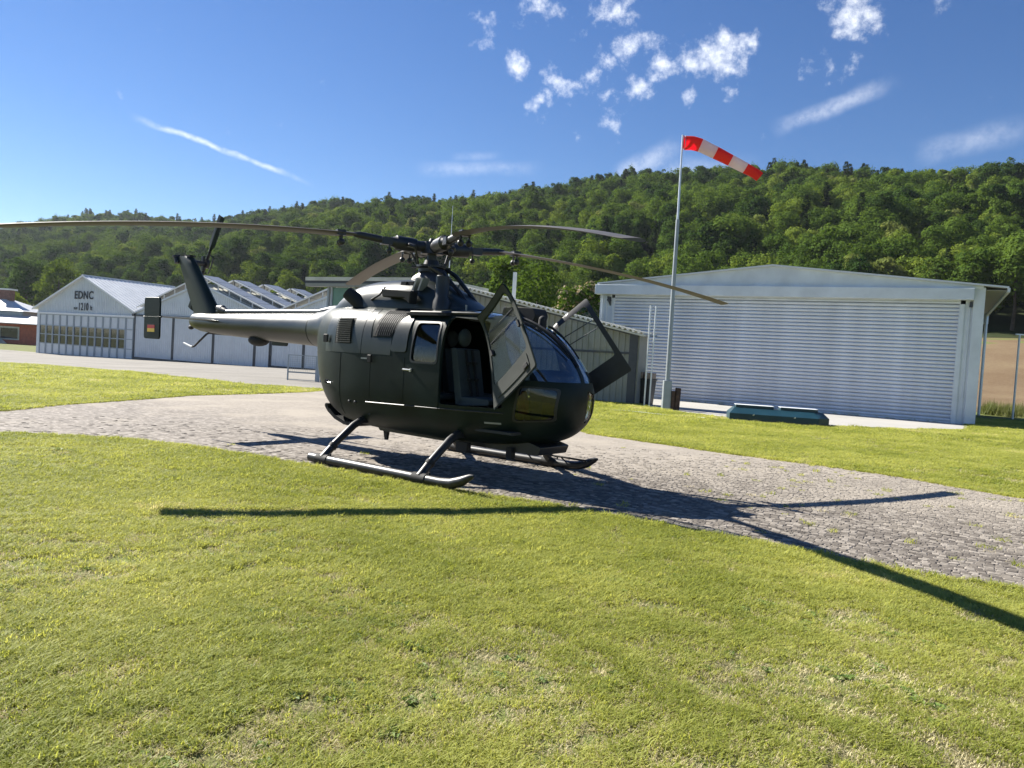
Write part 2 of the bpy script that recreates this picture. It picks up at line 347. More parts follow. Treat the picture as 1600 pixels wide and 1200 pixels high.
MT['forest_floor'] = groundmat('forest_floor', [(.3, (.02, .03, .01)), (.7, (.04, .05, .018))], .1, .3, 2.)
def settmat(name, a, b, vor=False):
    m = bpy.data.materials.new(name); m.use_nodes = True; t = m.node_tree; s = t.nodes['Principled BSDF']; s.inputs['Roughness'].default_value = .75; s.inputs['Specular IOR Level'].default_value = .08
    oi = t.nodes.new('ShaderNodeObjectInfo'); g = t.nodes.new('ShaderNodeNewGeometry')
    at = t.nodes.new('ShaderNodeAttribute'); at.attribute_name = 'tone'
    tone = at.outputs['Fac']
    if vor:
        vo = t.nodes.new('ShaderNodeTexVoronoi'); vo.inputs['Scale'].default_value = 15; t.links.new(g.outputs['Position'], vo.inputs['Vector'])
        sp = t.nodes.new('ShaderNodeSeparateColor'); t.links.new(vo.outputs['Color'], sp.inputs[0]); tone = sp.outputs[0]
    ad = t.nodes.new('ShaderNodeMath'); ad.operation = 'ADD'; t.links.new(oi.outputs['Random'], ad.inputs[0]); t.links.new(tone, ad.inputs[1])
    fr = t.nodes.new('ShaderNodeMath'); fr.operation = 'FRACT'; t.links.new(ad.outputs[0], fr.inputs[0])
    rp = t.nodes.new('ShaderNodeValToRGB'); rp.color_ramp.elements[0].color = (*a, 1); rp.color_ramp.elements[1].color = (*b, 1); e = rp.color_ramp.elements.new(.6); e.color = (*(Vector(a)*.62+Vector(b)*.38), 1)
    t.links.new(fr.outputs[0], rp.inputs['Fac'])
    n = t.nodes.new('ShaderNodeTexNoise'); n.inputs['Scale'].default_value = 30; n.inputs['Detail'].default_value = 5; t.links.new(g.outputs['Position'], n.inputs['Vector'])
    n5 = t.nodes.new('ShaderNodeTexNoise'); n5.inputs['Scale'].default_value = .8; n5.inputs['Detail'].default_value = 4; t.links.new(g.outputs['Position'], n5.inputs['Vector'])
    ds_ = t.nodes.new('ShaderNodeMapRange'); ds_.inputs['From Min'].default_value = .5; ds_.inputs['From Max'].default_value = .68; ds_.inputs['To Max'].default_value = .6; t.links.new(n5.outputs['Fac'], ds_.inputs['Value'])
    dt = t.nodes.new('ShaderNodeVectorMath'); dt.operation = 'DOT_PRODUCT'; t.links.new(g.outputs['Position'], dt.inputs[0]); dt.inputs[1].default_value = (.545, .84, 0)
    dm = t.nodes.new('ShaderNodeMapRange'); dm.inputs['From Min'].default_value = 7.6; dm.inputs['From Max'].default_value = 11.2; dm.inputs['To Min'].default_value = -.25; dm.inputs['To Max'].default_value = .62; t.links.new(dt.outputs['Value'], dm.inputs['Value'])
    da = t.nodes.new('ShaderNodeMath'); da.operation = 'ADD'; da.use_clamp = True; t.links.new(ds_.outputs[0], da.inputs[0]); t.links.new(dm.outputs[0], da.inputs[1])
    md = t.nodes.new('ShaderNodeMixRGB'); md.inputs['Color2'].default_value = (.36, .32, .265, 1); t.links.new(da.outputs[0], md.inputs['Fac']); t.links.new(rp.outputs[0], md.inputs['Color1'])
    mm = t.nodes.new('ShaderNodeMixRGB'); mm.blend_type = 'MULTIPLY'; mm.inputs['Fac'].default_value = .5; t.links.new(md.outputs[0], mm.inputs['Color1'])
    mr = t.nodes.new('ShaderNodeMapRange'); mr.inputs['From Min'].default_value = .3; mr.inputs['From Max'].default_value = .7; mr.inputs['To Min'].default_value = .6; mr.inputs['To Max'].default_value = 1.25; t.links.new(n.outputs['Fac'], mr.inputs['Value'])
    t.links.new(mr.outputs[0], mm.inputs['Color2']); t.links.new(mm.outputs[0], s.inputs['Base Color'])
    bp = t.nodes.new('ShaderNodeBump'); bp.inputs['Strength'].default_value = .5; bp.inputs['Distance'].default_value = .01; t.links.new(n.outputs['Fac'], bp.inputs['Height']); t.links.new(bp.outputs[0], s.inputs['Normal'])
    return m
MT['bed'] = settmat('sett_bed', (.17, .15, .13), (.36, .325, .285), True)
MT['yard'] = groundmat('gravel_yard', [(.3, (.20, .187, .168)), (.5, (.245, .23, .205)), (.7, (.29, .27, .24))], .25, .7, 9, bump=.4, bscale=20)
MT['slab'] = groundmat('concrete_slab', [(.3, (.34, .33, .305)), (.7, (.41, .395, .365))], .4, .4, 8, bump=.1)

# ---- ground sheet to the horizon, hill included as its own piece
def grid_mesh(name, xs, ys, zf, mat_):
    X, Y = np.meshgrid(xs, ys); Z = zf(X, Y); n, m_ = X.shape
    v = np.stack([X.ravel(), Y.ravel(), Z.ravel()], 1); f = [(j*m_+i, j*m_+i+1, (j+1)*m_+i+1, (j+1)*m_+i) for j in range(n-1) for i in range(m_-1)]
    me = bpy.data.meshes.new(name); me.from_pydata(v.tolist(), [], f)
    return link(name, me, mat_, smooth=60)
xs = np.concatenate([np.arange(-2600, -160, 60), np.arange(-160, 160, 4), np.arange(160, 2600, 60)])
ys = np.concatenate([np.arange(-2600, -40, 80), np.arange(-40, 240, 4), np.arange(240, 3000, 60)])
tag(grid_mesh('ground', xs, ys, lambda X, Y: np.where(hill_d(X, Y) > 12, gz(X, Y)-6, gz(X, Y)), MT['lawn']), kind='structure')
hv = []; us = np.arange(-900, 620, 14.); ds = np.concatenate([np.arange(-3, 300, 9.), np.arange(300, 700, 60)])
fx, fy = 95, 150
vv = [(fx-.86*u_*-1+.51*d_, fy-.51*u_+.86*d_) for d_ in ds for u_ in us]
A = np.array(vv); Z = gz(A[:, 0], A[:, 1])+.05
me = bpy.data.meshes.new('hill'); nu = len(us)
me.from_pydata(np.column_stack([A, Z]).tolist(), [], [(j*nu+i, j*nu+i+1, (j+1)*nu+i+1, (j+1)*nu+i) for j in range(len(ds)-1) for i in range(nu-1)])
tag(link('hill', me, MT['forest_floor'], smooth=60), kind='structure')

NEAR = [(-7.02,10.57),(-6.44,10.66),(-5.96,10.68),(-5.41,10.74),(-4.29,10.41),(-3.49,9.98),(-2.74,9.52),(-2.47,9.38),(-1.59,8.86),(-.79,8.38),(-.06,7.98),(.21,7.9),(.95,7.46),(1.91,6.83),(2.52,6.45),(2.84,6.18),(3.17,5.93),(3.51,5.74),(3.87,5.63)]
FAR = [(1.65,15.84),(3.19,14.38),(3.76,13.8),(4.58,13.14),(5.55,12.36),(6.17,11.75),(6.57,10.92),(7.0,10.33)]
WLOW = [(-8.86,13.32),(-8.89,15.06),(-8.48,17.28),(-8.17,19.65),(-7.3,21.41),(-6.38,23.99),(-6.2,25.3)]
WUP = [(-23.63,35.39),(-15.87,30.69),(-11.44,27.46),(-8.9,26.07),(-6.89,25.89)]
APRON = [(-22,10.0),(-12,10.3)] + NEAR + [(6,5.0),(10,4.2),(16,3.6),(16,6.6),(10,8.4)] + FAR[::-1] + [(.9,18.5),(.6,24),(-.2,31)] + [(-5.2,27)] + WLOW[::-1] + [(-9.6,12.9),(-13,12.5),(-22,13.2)]
apron = tag(sheet('apron', spread(APRON, .18, .022), .006, MT['bed'], 6), kind='structure')
YARD = [(-5.9,25.5)] + WUP[::-1] + [(-34,46),(-64,72),(-110,110),(-112,122),(-66,93.5),(-57,90.5),(-54.4,88.4),(-8.5,63.3),(-4,50),(-1.5,33),(-.2,30.6)]
tag(sheet('yard', spread(YARD, .5, .05), .012, MT['yard'], 6), kind='structure')
SLAB = [(17.0,28.55),(14.89,24.92),(12.3,23.5),(9.5,22.75),(8,22.9),(6.68,23.35),(5.9,24.4),(5.36,25.49),(4.9,27.0),(4.8,28.6),(4.1,35.5)]
tag(sheet('concrete_slab', spread(SLAB, .3, .015), .01, MT['slab'], 6), kind='structure')
FIELD = [(20,47),(36,38),(70,30),(260,-10),(300,60),(170,105.6),(95,148),(40,181),(22,70)]
tag(sheet('field', FIELD, .03, MT['plough'], 10), kind='structure')
MEADOW = [(-75,150),(-130,128),(-300,230),(-330,400),(-209,329),(-100,265),(-40,229),(-20,140)]
tag(sheet('meadow', MEADOW, .03, MT['meadow'], 14), kind='structure')

# ---- granite setts of the apron
MT['sett'] = settmat('granite_setts', (.12, .105, .090), (.32, .287, .245))
def sett_geo(lx, ly, r):
    hx, hy = lx/2, ly/2; j = lambda k=.008: r.uniform(-k, k)
    b = [(-hx+j(), -hy+j()), (hx+j(), -hy+j()), (hx+j(), hy+j()), (-hx+j(), hy+j())]
    v = [(x, y, -.01) for x, y in b] + [(x*1.02, y*1.02, .0005) for x, y in b] + [(x*.80, y*.78, .0036+r.uniform(-.0015, .0015)) for x, y in b]
    f = [(8, 9, 10, 11)] + [(i, (i+1) % 4, 4+(i+1) % 4, 4+i) for i in range(4)] + [(4+i, 4+(i+1) % 4, 8+(i+1) % 4, 8+i) for i in range(4)]
    return v, f
r5 = random.Random(5); r5np = np.random.default_rng(5); setts = []
dx, dy = np.array([.84, -.545]), np.array([.545, .84])
for row in range(-150, 190):
    c0 = r5.uniform(0, .1); a = -9.5
    while a < 15:
        l = r5.uniform(.045, .085); a += l+.007
        p = dx*(a+c0-l/2) + dy*(row*.064 + .015*math.sin(a*1.3+row*.4)) + np.array([0, 7.5])
        setts.append((p[0], p[1], l, r5.uniform(.050, .060), math.atan2(-.545, .84)+r5.gauss(0, .05)))
S = np.array(setts)
ok = inpoly(S[:, :2], APRON) & (S[:, 1] < 13.5) & (S[:, 1] > 4.3) & (np.abs(S[:, 0]) < .74*S[:, 1]+2.4)
S = S[ok]; S = S[r5np.random(len(S)) < 1-.93*np.clip((S[:, 1]-.35*S[:, 0]-8.6)/3.6, 0, 1)]; S = S[np.argsort(S[:, 0]**2+S[:, 1]**2)]
variants = []
for k in range(10):
    v, f = sett_geo(.066, .056, r5); me = bpy.data.meshes.new('sett'); me.from_pydata(v, [], f); me.materials.append(MT['sett']); variants.append(me)
for i, (x, y, l, wd, a) in enumerate(S[:300]):
    o = bpy.data.objects.new('sett', variants[i % 10]); COL.objects.link(o); o.parent = apron
    o.location = (x, y, g1(x, y)+.008+r5.gauss(0, .0012)); o.rotation_euler = (r5.gauss(0, .02), r5.gauss(0, .02), a); o.scale = (l/.066, wd/.056, 1)
mb = MB(); tones = []
for x, y, l, wd, a in S[300:]:
    v, f = sett_geo(l, wd, r5); c, s_ = math.cos(a), math.sin(a); h = g1(x, y)+.008+r5.gauss(0, .0012); tx_, ty_ = r5.gauss(0, .03), r5.gauss(0, .03)
    mb.add([(x+c*p-s_*q, y+s_*p+c*q, h+z+p*tx_+q*ty_) for p, q, z in v], f); tones += [r5.random()]*len(v)
so = mb.build('sett_field', MT['sett'], apron, fix=False); so['kind'] = 'stuff'
at = so.data.attributes.new('tone', 'FLOAT', 'POINT'); at.data.foreach_set('value', tones)

# ---- scattering on points (for what nobody could count)
def scatter(name, pts, coll, sc, pick, rot, mat_=None):
    me = bpy.data.meshes.new(name); me.from_pydata(pts.tolist(), [], [])
    for nm, ty, val in (('sc', 'FLOAT', sc), ('rz', 'FLOAT', rot), ('pick', 'INT', pick)):
        a = me.attributes.new(nm, ty, 'POINT'); a.data.foreach_set('value', np.asarray(val, np.int32 if ty == 'INT' else np.float32))
    o = bpy.data.objects.new(name, me); COL.objects.link(o)
    gname = 'scatter_'+name; ng = bpy.data.node_groups.new(gname, 'GeometryNodeTree')
    ng.interface.new_socket('Geometry', in_out='INPUT', socket_type='NodeSocketGeometry'); ng.interface.new_socket('Geometry', in_out='OUTPUT', socket_type='NodeSocketGeometry')
    n = ng.nodes; gi = n.new('NodeGroupInput'); go = n.new('NodeGroupOutput'); ip = n.new('GeometryNodeInstanceOnPoints'); ci = n.new('GeometryNodeCollectionInfo')
    ci.inputs['Collection'].default_value = coll; ci.inputs['Separate Children'].default_value = True; ci.inputs['Reset Children'].default_value = True
    def attr(nm, ty):
        q = n.new('GeometryNodeInputNamedAttribute'); q.data_type = ty; q.inputs['Name'].default_value = nm; return q.outputs['Attribute']
    cx = n.new('ShaderNodeCombineXYZ'); ng.links.new(attr('rz', 'FLOAT'), cx.inputs['Z'])
    ng.links.new(gi.outputs[0], ip.inputs['Points']); ng.links.new(ci.outputs[0], ip.inputs['Instance']); ip.inputs['Pick Instance'].default_value = True
    ng.links.new(attr('pick', 'INT'), ip.inputs['Instance Index']); ng.links.new(cx.outputs[0], ip.inputs['Rotation']); ng.links.new(attr('sc', 'FLOAT'), ip.inputs['Scale'])
    ng.links.new(ip.outputs[0], go.inputs[0])
    md = o.modifiers.new('scatter', 'NODES'); md.node_group = ng
    return o
def source(coll, name, v, f, mat_):
    me = bpy.data.meshes.new(name); me.from_pydata(v, [], f); me.materials.append(mat_)
    o = bpy.data.objects.new(name, me); coll.objects.link(o); return o

MT['grass'] = leafmat('grass_blades', (.22, .265, .048), (.50, .515, .155), .5, .55, tint=(.62, .56, .29))
MT['straw'] = leafmat('dry_blades', (.42, .37, .20), (.66, .60, .37), .3, .8)
gcol = bpy.data.collections.new('grass_tufts')
def tuft(name, nb, rad, h0, h1, wd, lean, mt, r):
    v, f = [], []
    for k in range(nb):
        a = r.uniform(0, 6.283); d = rad*math.sqrt(r.random()); x, y = d*math.cos(a), d*math.sin(a); h = r.uniform(h0, h1); b = r.uniform(0, 6.283); le = h*r.uniform(.3, lean)
        cx_, sx_ = math.cos(b), math.sin(b); w2 = wd*r.uniform(.7, 1.2); px, py = -sx_*w2/2, cx_*w2/2; i = len(v)
        v += [(x-px, y-py, -.004), (x+px, y+py, -.004), (x+cx_*le*.4+px*.8, y+sx_*le*.4+py*.8, h*.6), (x+cx_*le*.4-px*.8, y+sx_*le*.4-py*.8, h*.6), (x+cx_*le, y+sx_*le, h)]
        f += [(i, i+1, i+2, i+3), (i+3, i+2, i+4)]
    return source(gcol, name, v, f, mt)
r8 = random.Random(8)
for k in range(4): tuft('tuft_%d' % k, 32, .055, .012, .030, .0052, 2.8, MT['grass'], r8)
tuft('tuft_4', 24, .06, .008, .022, .0045, 3.0, MT['straw'], r8)
tuft('tuft_5', 26, .05, .018, .044, .0052, 1.8, MT['grass'], r8)
MT['weed'] = leafmat('broad_leaves', (.10, .17, .035), (.20, .28, .07), .3, .7)
def rosette(name, r):
    v, f = [], []
    for k in range(9):
        a = 6.283*k/9+r.uniform(-.3, .3); l = r.uniform(.025, .05); w_ = l*.33; ca, sa = math.cos(a), math.sin(a); i = len(v)
        v += [(0, 0, .002), (ca*l*.5-sa*w_, sa*l*.5+ca*w_, l*.35), (ca*l, sa*l, l*.28), (ca*l*.5+sa*w_, sa*l*.5-ca*w_, l*.35)]; f.append((i, i+3, i+2, i+1))
    return source(gcol, name, v, f, MT['weed'])
rosette('tuft_6', r8)
def vnoise(P, s, seed):
    """smooth value noise for patchiness"""
    r = np.random.default_rng(seed); T_ = r.random((64, 64)); q = P*s; i = np.floor(q).astype(int); fr = q-i; fr = fr*fr*(3-2*fr)
    g = lambda a, b: T_[(i[:, 0]+a) % 64, (i[:, 1]+b) % 64]
    return (g(0,0)*(1-fr[:,0])+g(1,0)*fr[:,0])*(1-fr[:,1]) + (g(0,1)*(1-fr[:,0])+g(1,1)*fr[:,0])*fr[:,1]
hard = [APRON, YARD, SLAB]
def lawn_points(y0, y1, dens, margin=2.6):
    wmax = .72*y1+margin; n = int((y1-y0)*2*wmax*dens)
    P = np.column_stack([rng.uniform(-wmax, wmax, n), rng.uniform(y0, y1, n)])
    P = P[np.abs(P[:, 0]) < .72*P[:, 1]+margin]
    J = P + rng.normal(0, .03, P.shape)
    for h in hard: 
        k = ~inpoly(J, h); P = P[k]; J = J[k]
    return P
def on_ground(u, v):
    d = pixdir(u, v); t = -CAM_Z/d.z; return np.array([d.x*t, d.y*t])
RUTS = [[on_ground(*q) for q in l] for l in ([(300,918),(360,895),(420,880),(480,866),(560,858)], [(55,1160),(180,1165),(230,1172),(300,1155),(360,1148),(400,1120),(480,1095)], [(640,1018),(700,1030),(760,1040)], [(990,940),(1040,950),(1080,952)], [(0,1085),(60,1070),(110,1050)])]
zones = [(1.6, 4.6, 1500, 1.0), (4.6, 7.5, 1000, 1.12), (7.5, 11.5, 560, 1.35), (11.5, 20, 170, 1.9), (20, 34, 60, 2.6)]
PP, SCL, PK = [], [], []
for y0, y1, dn, sc in zones:
    P = lawn_points(y0, y1, dn)
    big = vnoise(P, .55, 1)*.55 + vnoise(P, 1.9, 2)*.45; fine = vnoise(P, 6, 3)
    fx_ = big*.6+fine*.4
    near_f = np.clip((7.5-P[:, 1])/4, 0, 1)
    keep = rng.random(len(P)) < np.clip((fx_ - .12 - .16*near_f)*4.2, .42, 1)
    for ln_ in RUTS:
        for a, b in zip(ln_[:-1], ln_[1:]):
            ab = b-a; tt = np.clip(((P-a)@ab)/(ab@ab), 0, 1); keep &= (np.linalg.norm(P-(a+tt[:, None]*ab), axis=1) > .022+.03*vnoise(P, 5, 41)) | (rng.random(len(P)) < .2)
    P = P[keep]; fx_ = fx_[keep]; near_f = near_f[keep]
    dry = rng.random(len(P)) < np.clip(.68-fx_*1.15+.42*near_f, .07, .72)
    pk = np.where(dry, 4, rng.integers(0, 4, len(P))); tall = (~dry) & (rng.random(len(P)) < .07); pk[tall] = 5; wd_ = (~dry) & (vnoise(P, 1.1, 31) > .62) & (rng.random(len(P)) < .08); pk[wd_] = 6
    PP.append(P); SCL.append(sc*rng.uniform(.75, 1.2, len(P))*(0.75+.5*fx_)); PK.append(pk)
P = np.concatenate(PP)
scatter_o = scatter('lawn_grass', np.column_stack([P, gz(P[:, 0], P[:, 1])]), gcol, np.concatenate(SCL), np.concatenate(PK), rng.uniform(0, 6.283, len(P)))
tag(scatter_o, 'short mown lawn grass with dry patches around the paving', 'grass', kind='stuff')
# ragged taller fringe where the lawn meets the setts, and weeds in the joints
E_ = []
for line in (NEAR + [(6,5.0)], FAR + [(10,8.4)], WLOW, [(5.36,25.49),(6.68,23.35),(8,22.9),(9.5,22.75),(12.3,23.5),(14.89,24.92)]):
    for a, b in zip(line[:-1], line[1:]):
        a = np.array(a); b = np.array(b); n = int(np.linalg.norm(b-a)*75)
        t = rng.random((n, 1)); E_.append(a+(b-a)*t+rng.normal(0, .035, (n, 2)))
E_ = np.concatenate(E_); Wd = S[rng.integers(0, len(S), 260), :2] + rng.normal(0, .06, (260, 2)); Wd = Wd[vnoise(Wd, .9, 9)+.35*(Wd[:, 0] > 2) > .62]
E_ = np.concatenate([E_, Wd])
o = scatter('verge_grass', np.column_stack([E_, gz(E_[:, 0], E_[:, 1])+.006]), gcol, rng.uniform(.6, 1.5, len(E_)), rng.choice([0, 1, 2, 4, 5, 5], len(E_)), rng.uniform(0, 6.283, len(E_)))
tag(o, 'ragged taller grass along the edge of the paving', 'grass', kind='stuff')

# ================================================================ helicopter (local: X forward, Y left, Z up, origin under the mast)
HX, HY, HPSI = -1.173, 10.319, RAD(-36.9)
heli = empty('helicopter', (HX, HY, .012), HPSI, 'dark olive military helicopter with both front doors folded open, parked on setts', 'helicopter')
TB = np.array([[2.53,1.00,1.02,.012,1.01],[2.50,.80,1.20,.24,1.00],[2.39,.64,1.42,.40,1.02],[2.2,.53,1.62,.535,1.05],[1.95,.465,1.80,.645,1.1],[1.65,.43,1.93,.73,1.15],[1.3,.41,2.01,.78,1.18],
 [.8,.40,2.04,.79,1.2],[.2,.40,2.05,.79,1.2],[-.4,.41,2.07,.79,1.22],[-.9,.45,2.08,.765,1.27],[-1.25,.54,2.08,.69,1.35],[-1.55,.72,2.07,.55,1.45],[-1.78,.98,2.04,.39,1.55],[-1.95,1.25,2.0,.27,1.65]])[::-1]
def pchip(x, xp, fp):
    x = np.asarray(x, float); h = np.diff(xp); dl = np.diff(fp)/h; d = np.zeros(len(xp)); d[0] = dl[0]; d[-1] = dl[-1]
    for i in range(1, len(xp)-1):
        if dl[i-1]*dl[i] > 0: w1 = 2*h[i]+h[i-1]; w2 = h[i]+2*h[i-1]; d[i] = (w1+w2)/(w1/dl[i-1]+w2/dl[i])
    k = np.clip(np.searchsorted(xp, x)-1, 0, len(xp)-2); t = (x-xp[k])/h[k]
    return (2*t**3-3*t**2+1)*fp[k] + (t**3-2*t**2+t)*h[k]*d[k] + (-2*t**3+3*t**2)*fp[k+1] + (t**3-t**2)*h[k]*d[k+1]
def prof(x): return [float(pchip(np.array([x]), TB[:, 0], TB[:, k])[0]) for k in (1, 2, 3, 4)]
def nexp(x): return 2.25 + 1.35*float(np.clip((2.3-x)/1.0, 0, 1)) - 1.1*float(np.clip((-.9-x)/.8, 0, 1))
def yat(x, z):
    zb, zt, w_, zw = prof(x); n = nexp(x); r = (z-zw)/(zt-zw) if z > zw else (zw-z)/(zw-zb)
    return w_*max(0., 1-min(1., abs(r))**n)**(1/n)
XS = np.unique(np.concatenate([np.linspace(-1.95, 2.2, 62), np.linspace(2.2, 2.53, 14)]))
NTH = 72
def pod(off=0.):
    v, f = [], []
    for x in XS:
        zb, zt, w_, zw = prof(x); n = nexp(x)
        for k in range(NTH):
            t = 2*math.pi*k/NTH; c, s_ = math.cos(t), math.sin(t)
            y = w_*math.copysign(abs(c)**(2/n), c); z = zw + ((zt-zw) if s_ > 0 else (zw-zb))*math.copysign(abs(s_)**(2/n), s_)
            v.append((x, y, z))
    m_ = len(XS)
    f = [(i*NTH+k, i*NTH+(k+1) % NTH, (i+1)*NTH+(k+1) % NTH, (i+1)*NTH+k) for i in range(m_-1) for k in range(NTH)]
    f += [tuple(range(NTH)), tuple(range(m_*NTH-1, (m_-1)*NTH-1, -1))]
    me = bpy.data.meshes.new('pod'); me.from_pydata(v, [], f)
    bm = bmesh.new(); bm.from_mesh(me); bmesh.ops.recalc_face_normals(bm, faces=bm.faces)
    if off:
        bm.normal_update()
        for q in bm.verts: q.co += q.normal*off
    bm.to_mesh(me); bm.free(); return me
def tmp(me):
    o = bpy.data.objects.new('tmp', me); COL.objects.link(o); return o
def shell(name, off, thick, keep=(), cut=(), m=None, parent=None, smooth=35):
    base = tmp(pod(off)); tm = []
    sm_ = base.modifiers.new('s', 'SOLIDIFY'); sm_.thickness = thick; sm_.offset = -1
    for op, lst in (('INTERSECT', keep), ('DIFFERENCE', cut)):
        for c in lst:
            me = c.mesh('c'); bm = bmesh.new(); bm.from_mesh(me); bmesh.ops.recalc_face_normals(bm, faces=bm.faces); bm.to_mesh(me); bm.free()
            co = tmp(me); tm.append(co); b = base.modifiers.new('b', 'BOOLEAN'); b.operation = op; b.object = co; b.solver = 'EXACT'
    dg = bpy.context.evaluated_depsgraph_get(); me = bpy.data.meshes.new_from_object(base.evaluated_get(dg))
    for o in tm+[base]: bpy.data.objects.remove(o)
    me.materials.clear(); return link(name, me, m, parent, smooth)
pr = lambda poly, a, b, ax='y': MB().prism(poly, a, b, ax)

H1, H2 = Vector((1.53, -.70, 1.9)), Vector((1.88, -.77, .88))          # door hinge line, starboard
DOOR = rounded([(.98, .87), (1.86, .89), (1.525, 1.88), (.99, 1.92)], .06)
DWIN = rounded([(1.045, 1.13), (1.755, 1.13), (1.515, 1.845), (1.02, 1.875)], .05)
RWIN = rounded([(.50, 1.36), (.92, 1.36), (.90, 1.83), (.53, 1.83)], .06)
SCR = [(2.0, 1.23), (2.9, 1.23), (2.9, 2.3), (1.64, 2.3), (1.64, 1.93)]
CHIN = rounded([(1.97, .76), (2.37, .80), (2.41, 1.14), (2.04, 1.15)], .05)
NOSE_S = rounded([(.07, .76), (.23, .80), (.25, 1.10), (.07, 1.14)], .03)
NOSE_P = [(-a, b) for a, b in NOSE_S]
ROOFW = rounded([(1.10, .12), (1.48, .12), (1.46, .50), (1.10, .50)], .05); ROOFN = [(a, -b) for a, b in ROOFW]
cuts = [pr(DOOR, -1.2, 1.2), pr(RWIN, -1.2, 1.2), pr(CHIN, -1.2, 1.2), pr(SCR, .035, 1.2), pr(SCR, -1.2, -.035), pr(NOSE_S, 2.3, 2.9, 'x'), pr(ROOFW, 1.7, 2.4, 'z'), pr(ROOFN, 1.7, 2.4, 'z')]
fus = shell('fuselage', 0, .028, cut=cuts, m=MT['olive'], parent=heli)
def grow(poly, k):
    c = sum((Vector(p) for p in poly), Vector((0, 0)))/len(poly); return [tuple(c+(Vector(p)-c)*k) for p in poly]
G = MT['canopy']
for ya, yb in ((.03, 1.2), (-1.2, -.03)): shell('windscreen', -.004, .006, keep=[pr([(1.98, 1.215), (2.9, 1.215), (2.9, 2.3), (1.62, 2.3), (1.62, 1.93)], ya, yb)], m=G, parent=heli)
for sg in (1, -1):
    a, b = (0, 1.2) if sg > 0 else (-1.2, 0)
    shell('chin_window', -.006, .006, keep=[pr(grow(CHIN, 1.04), a, b)], m=MT['sideglass'], parent=heli)
    shell('cabin_window', -.006, .006, keep=[pr(grow(RWIN, 1.04), a, b)], m=MT['sideglass'], parent=heli)
for q in (NOSE_S,): shell('nose_window', -.006, .006, keep=[pr(grow(q, 1.05), 2.25, 2.9, 'x')], m=MT['clear'], parent=heli)
for q in (ROOFW, ROOFN): shell('roof_window', -.006, .006, keep=[pr(grow(q, 1.04), 1.7, 2.4, 'z')], m=MT['canopy'], parent=heli)
# window rims and sliding cabin doors
for sg in (1, -1):
    a, b = (0, 1.2) if sg > 0 else (-1.2, 0)
    dr = shell('cabin_door', .010, .014, keep=[pr(rounded([(.40, .80), (.975, .82), (.985, 1.925), (.43, 1.93)], .05), a, b)], cut=[pr(grow(RWIN, 1.02), -1.2, 1.2)], m=MT['olive'], parent=heli)
    shell('window_rim', .016, .012, keep=[pr(grow(RWIN, 1.10), a, b)], cut=[pr(grow(RWIN, 1.0), -1.2, 1.2)], m=MT['black'], parent=dr)
    hb = MB(); y = sg*(yat(.5, 1.25)+.035); hb.tube([(.40, y, 1.25), (.53, y, 1.247)], .012, 8); hb.cyl((.52, y, 1.247), (.52, y-sg*.05, 1.247), .022, n=8); hb.build('door_handle', MT['bright'], dr, 40)
    shell('rim', .005, .01, keep=[pr(grow(CHIN, 1.10), a, b)], cut=[pr(grow(CHIN, .99), -1.2, 1.2)], m=MT['black'], parent=heli)
    # rail under the doors and gutter above
    rp_ = MB(); xs_ = np.linspace(-.28, 1.86, 24); rp_.tube([(x, sg*(yat(x, .80)+.012), .79+.022*(x+.28)) for x in xs_], .009, 6); rp_.build('door_rail', MT['steel'], heli, 40)
    gt = MB(); gt.tube([(x, sg*(yat(x, 1.95)+.02), 1.965) for x in np.linspace(.28, 1.42, 14)], .02, 6); gt.build('rain_gutter', MT['black'], heli, 40)
    mbg = MB(); mbg.box(.30, .95, sg*.60, sg*.70, 1.925, 1.95); mbg.build('upper_rail', MT['rubber'], heli)
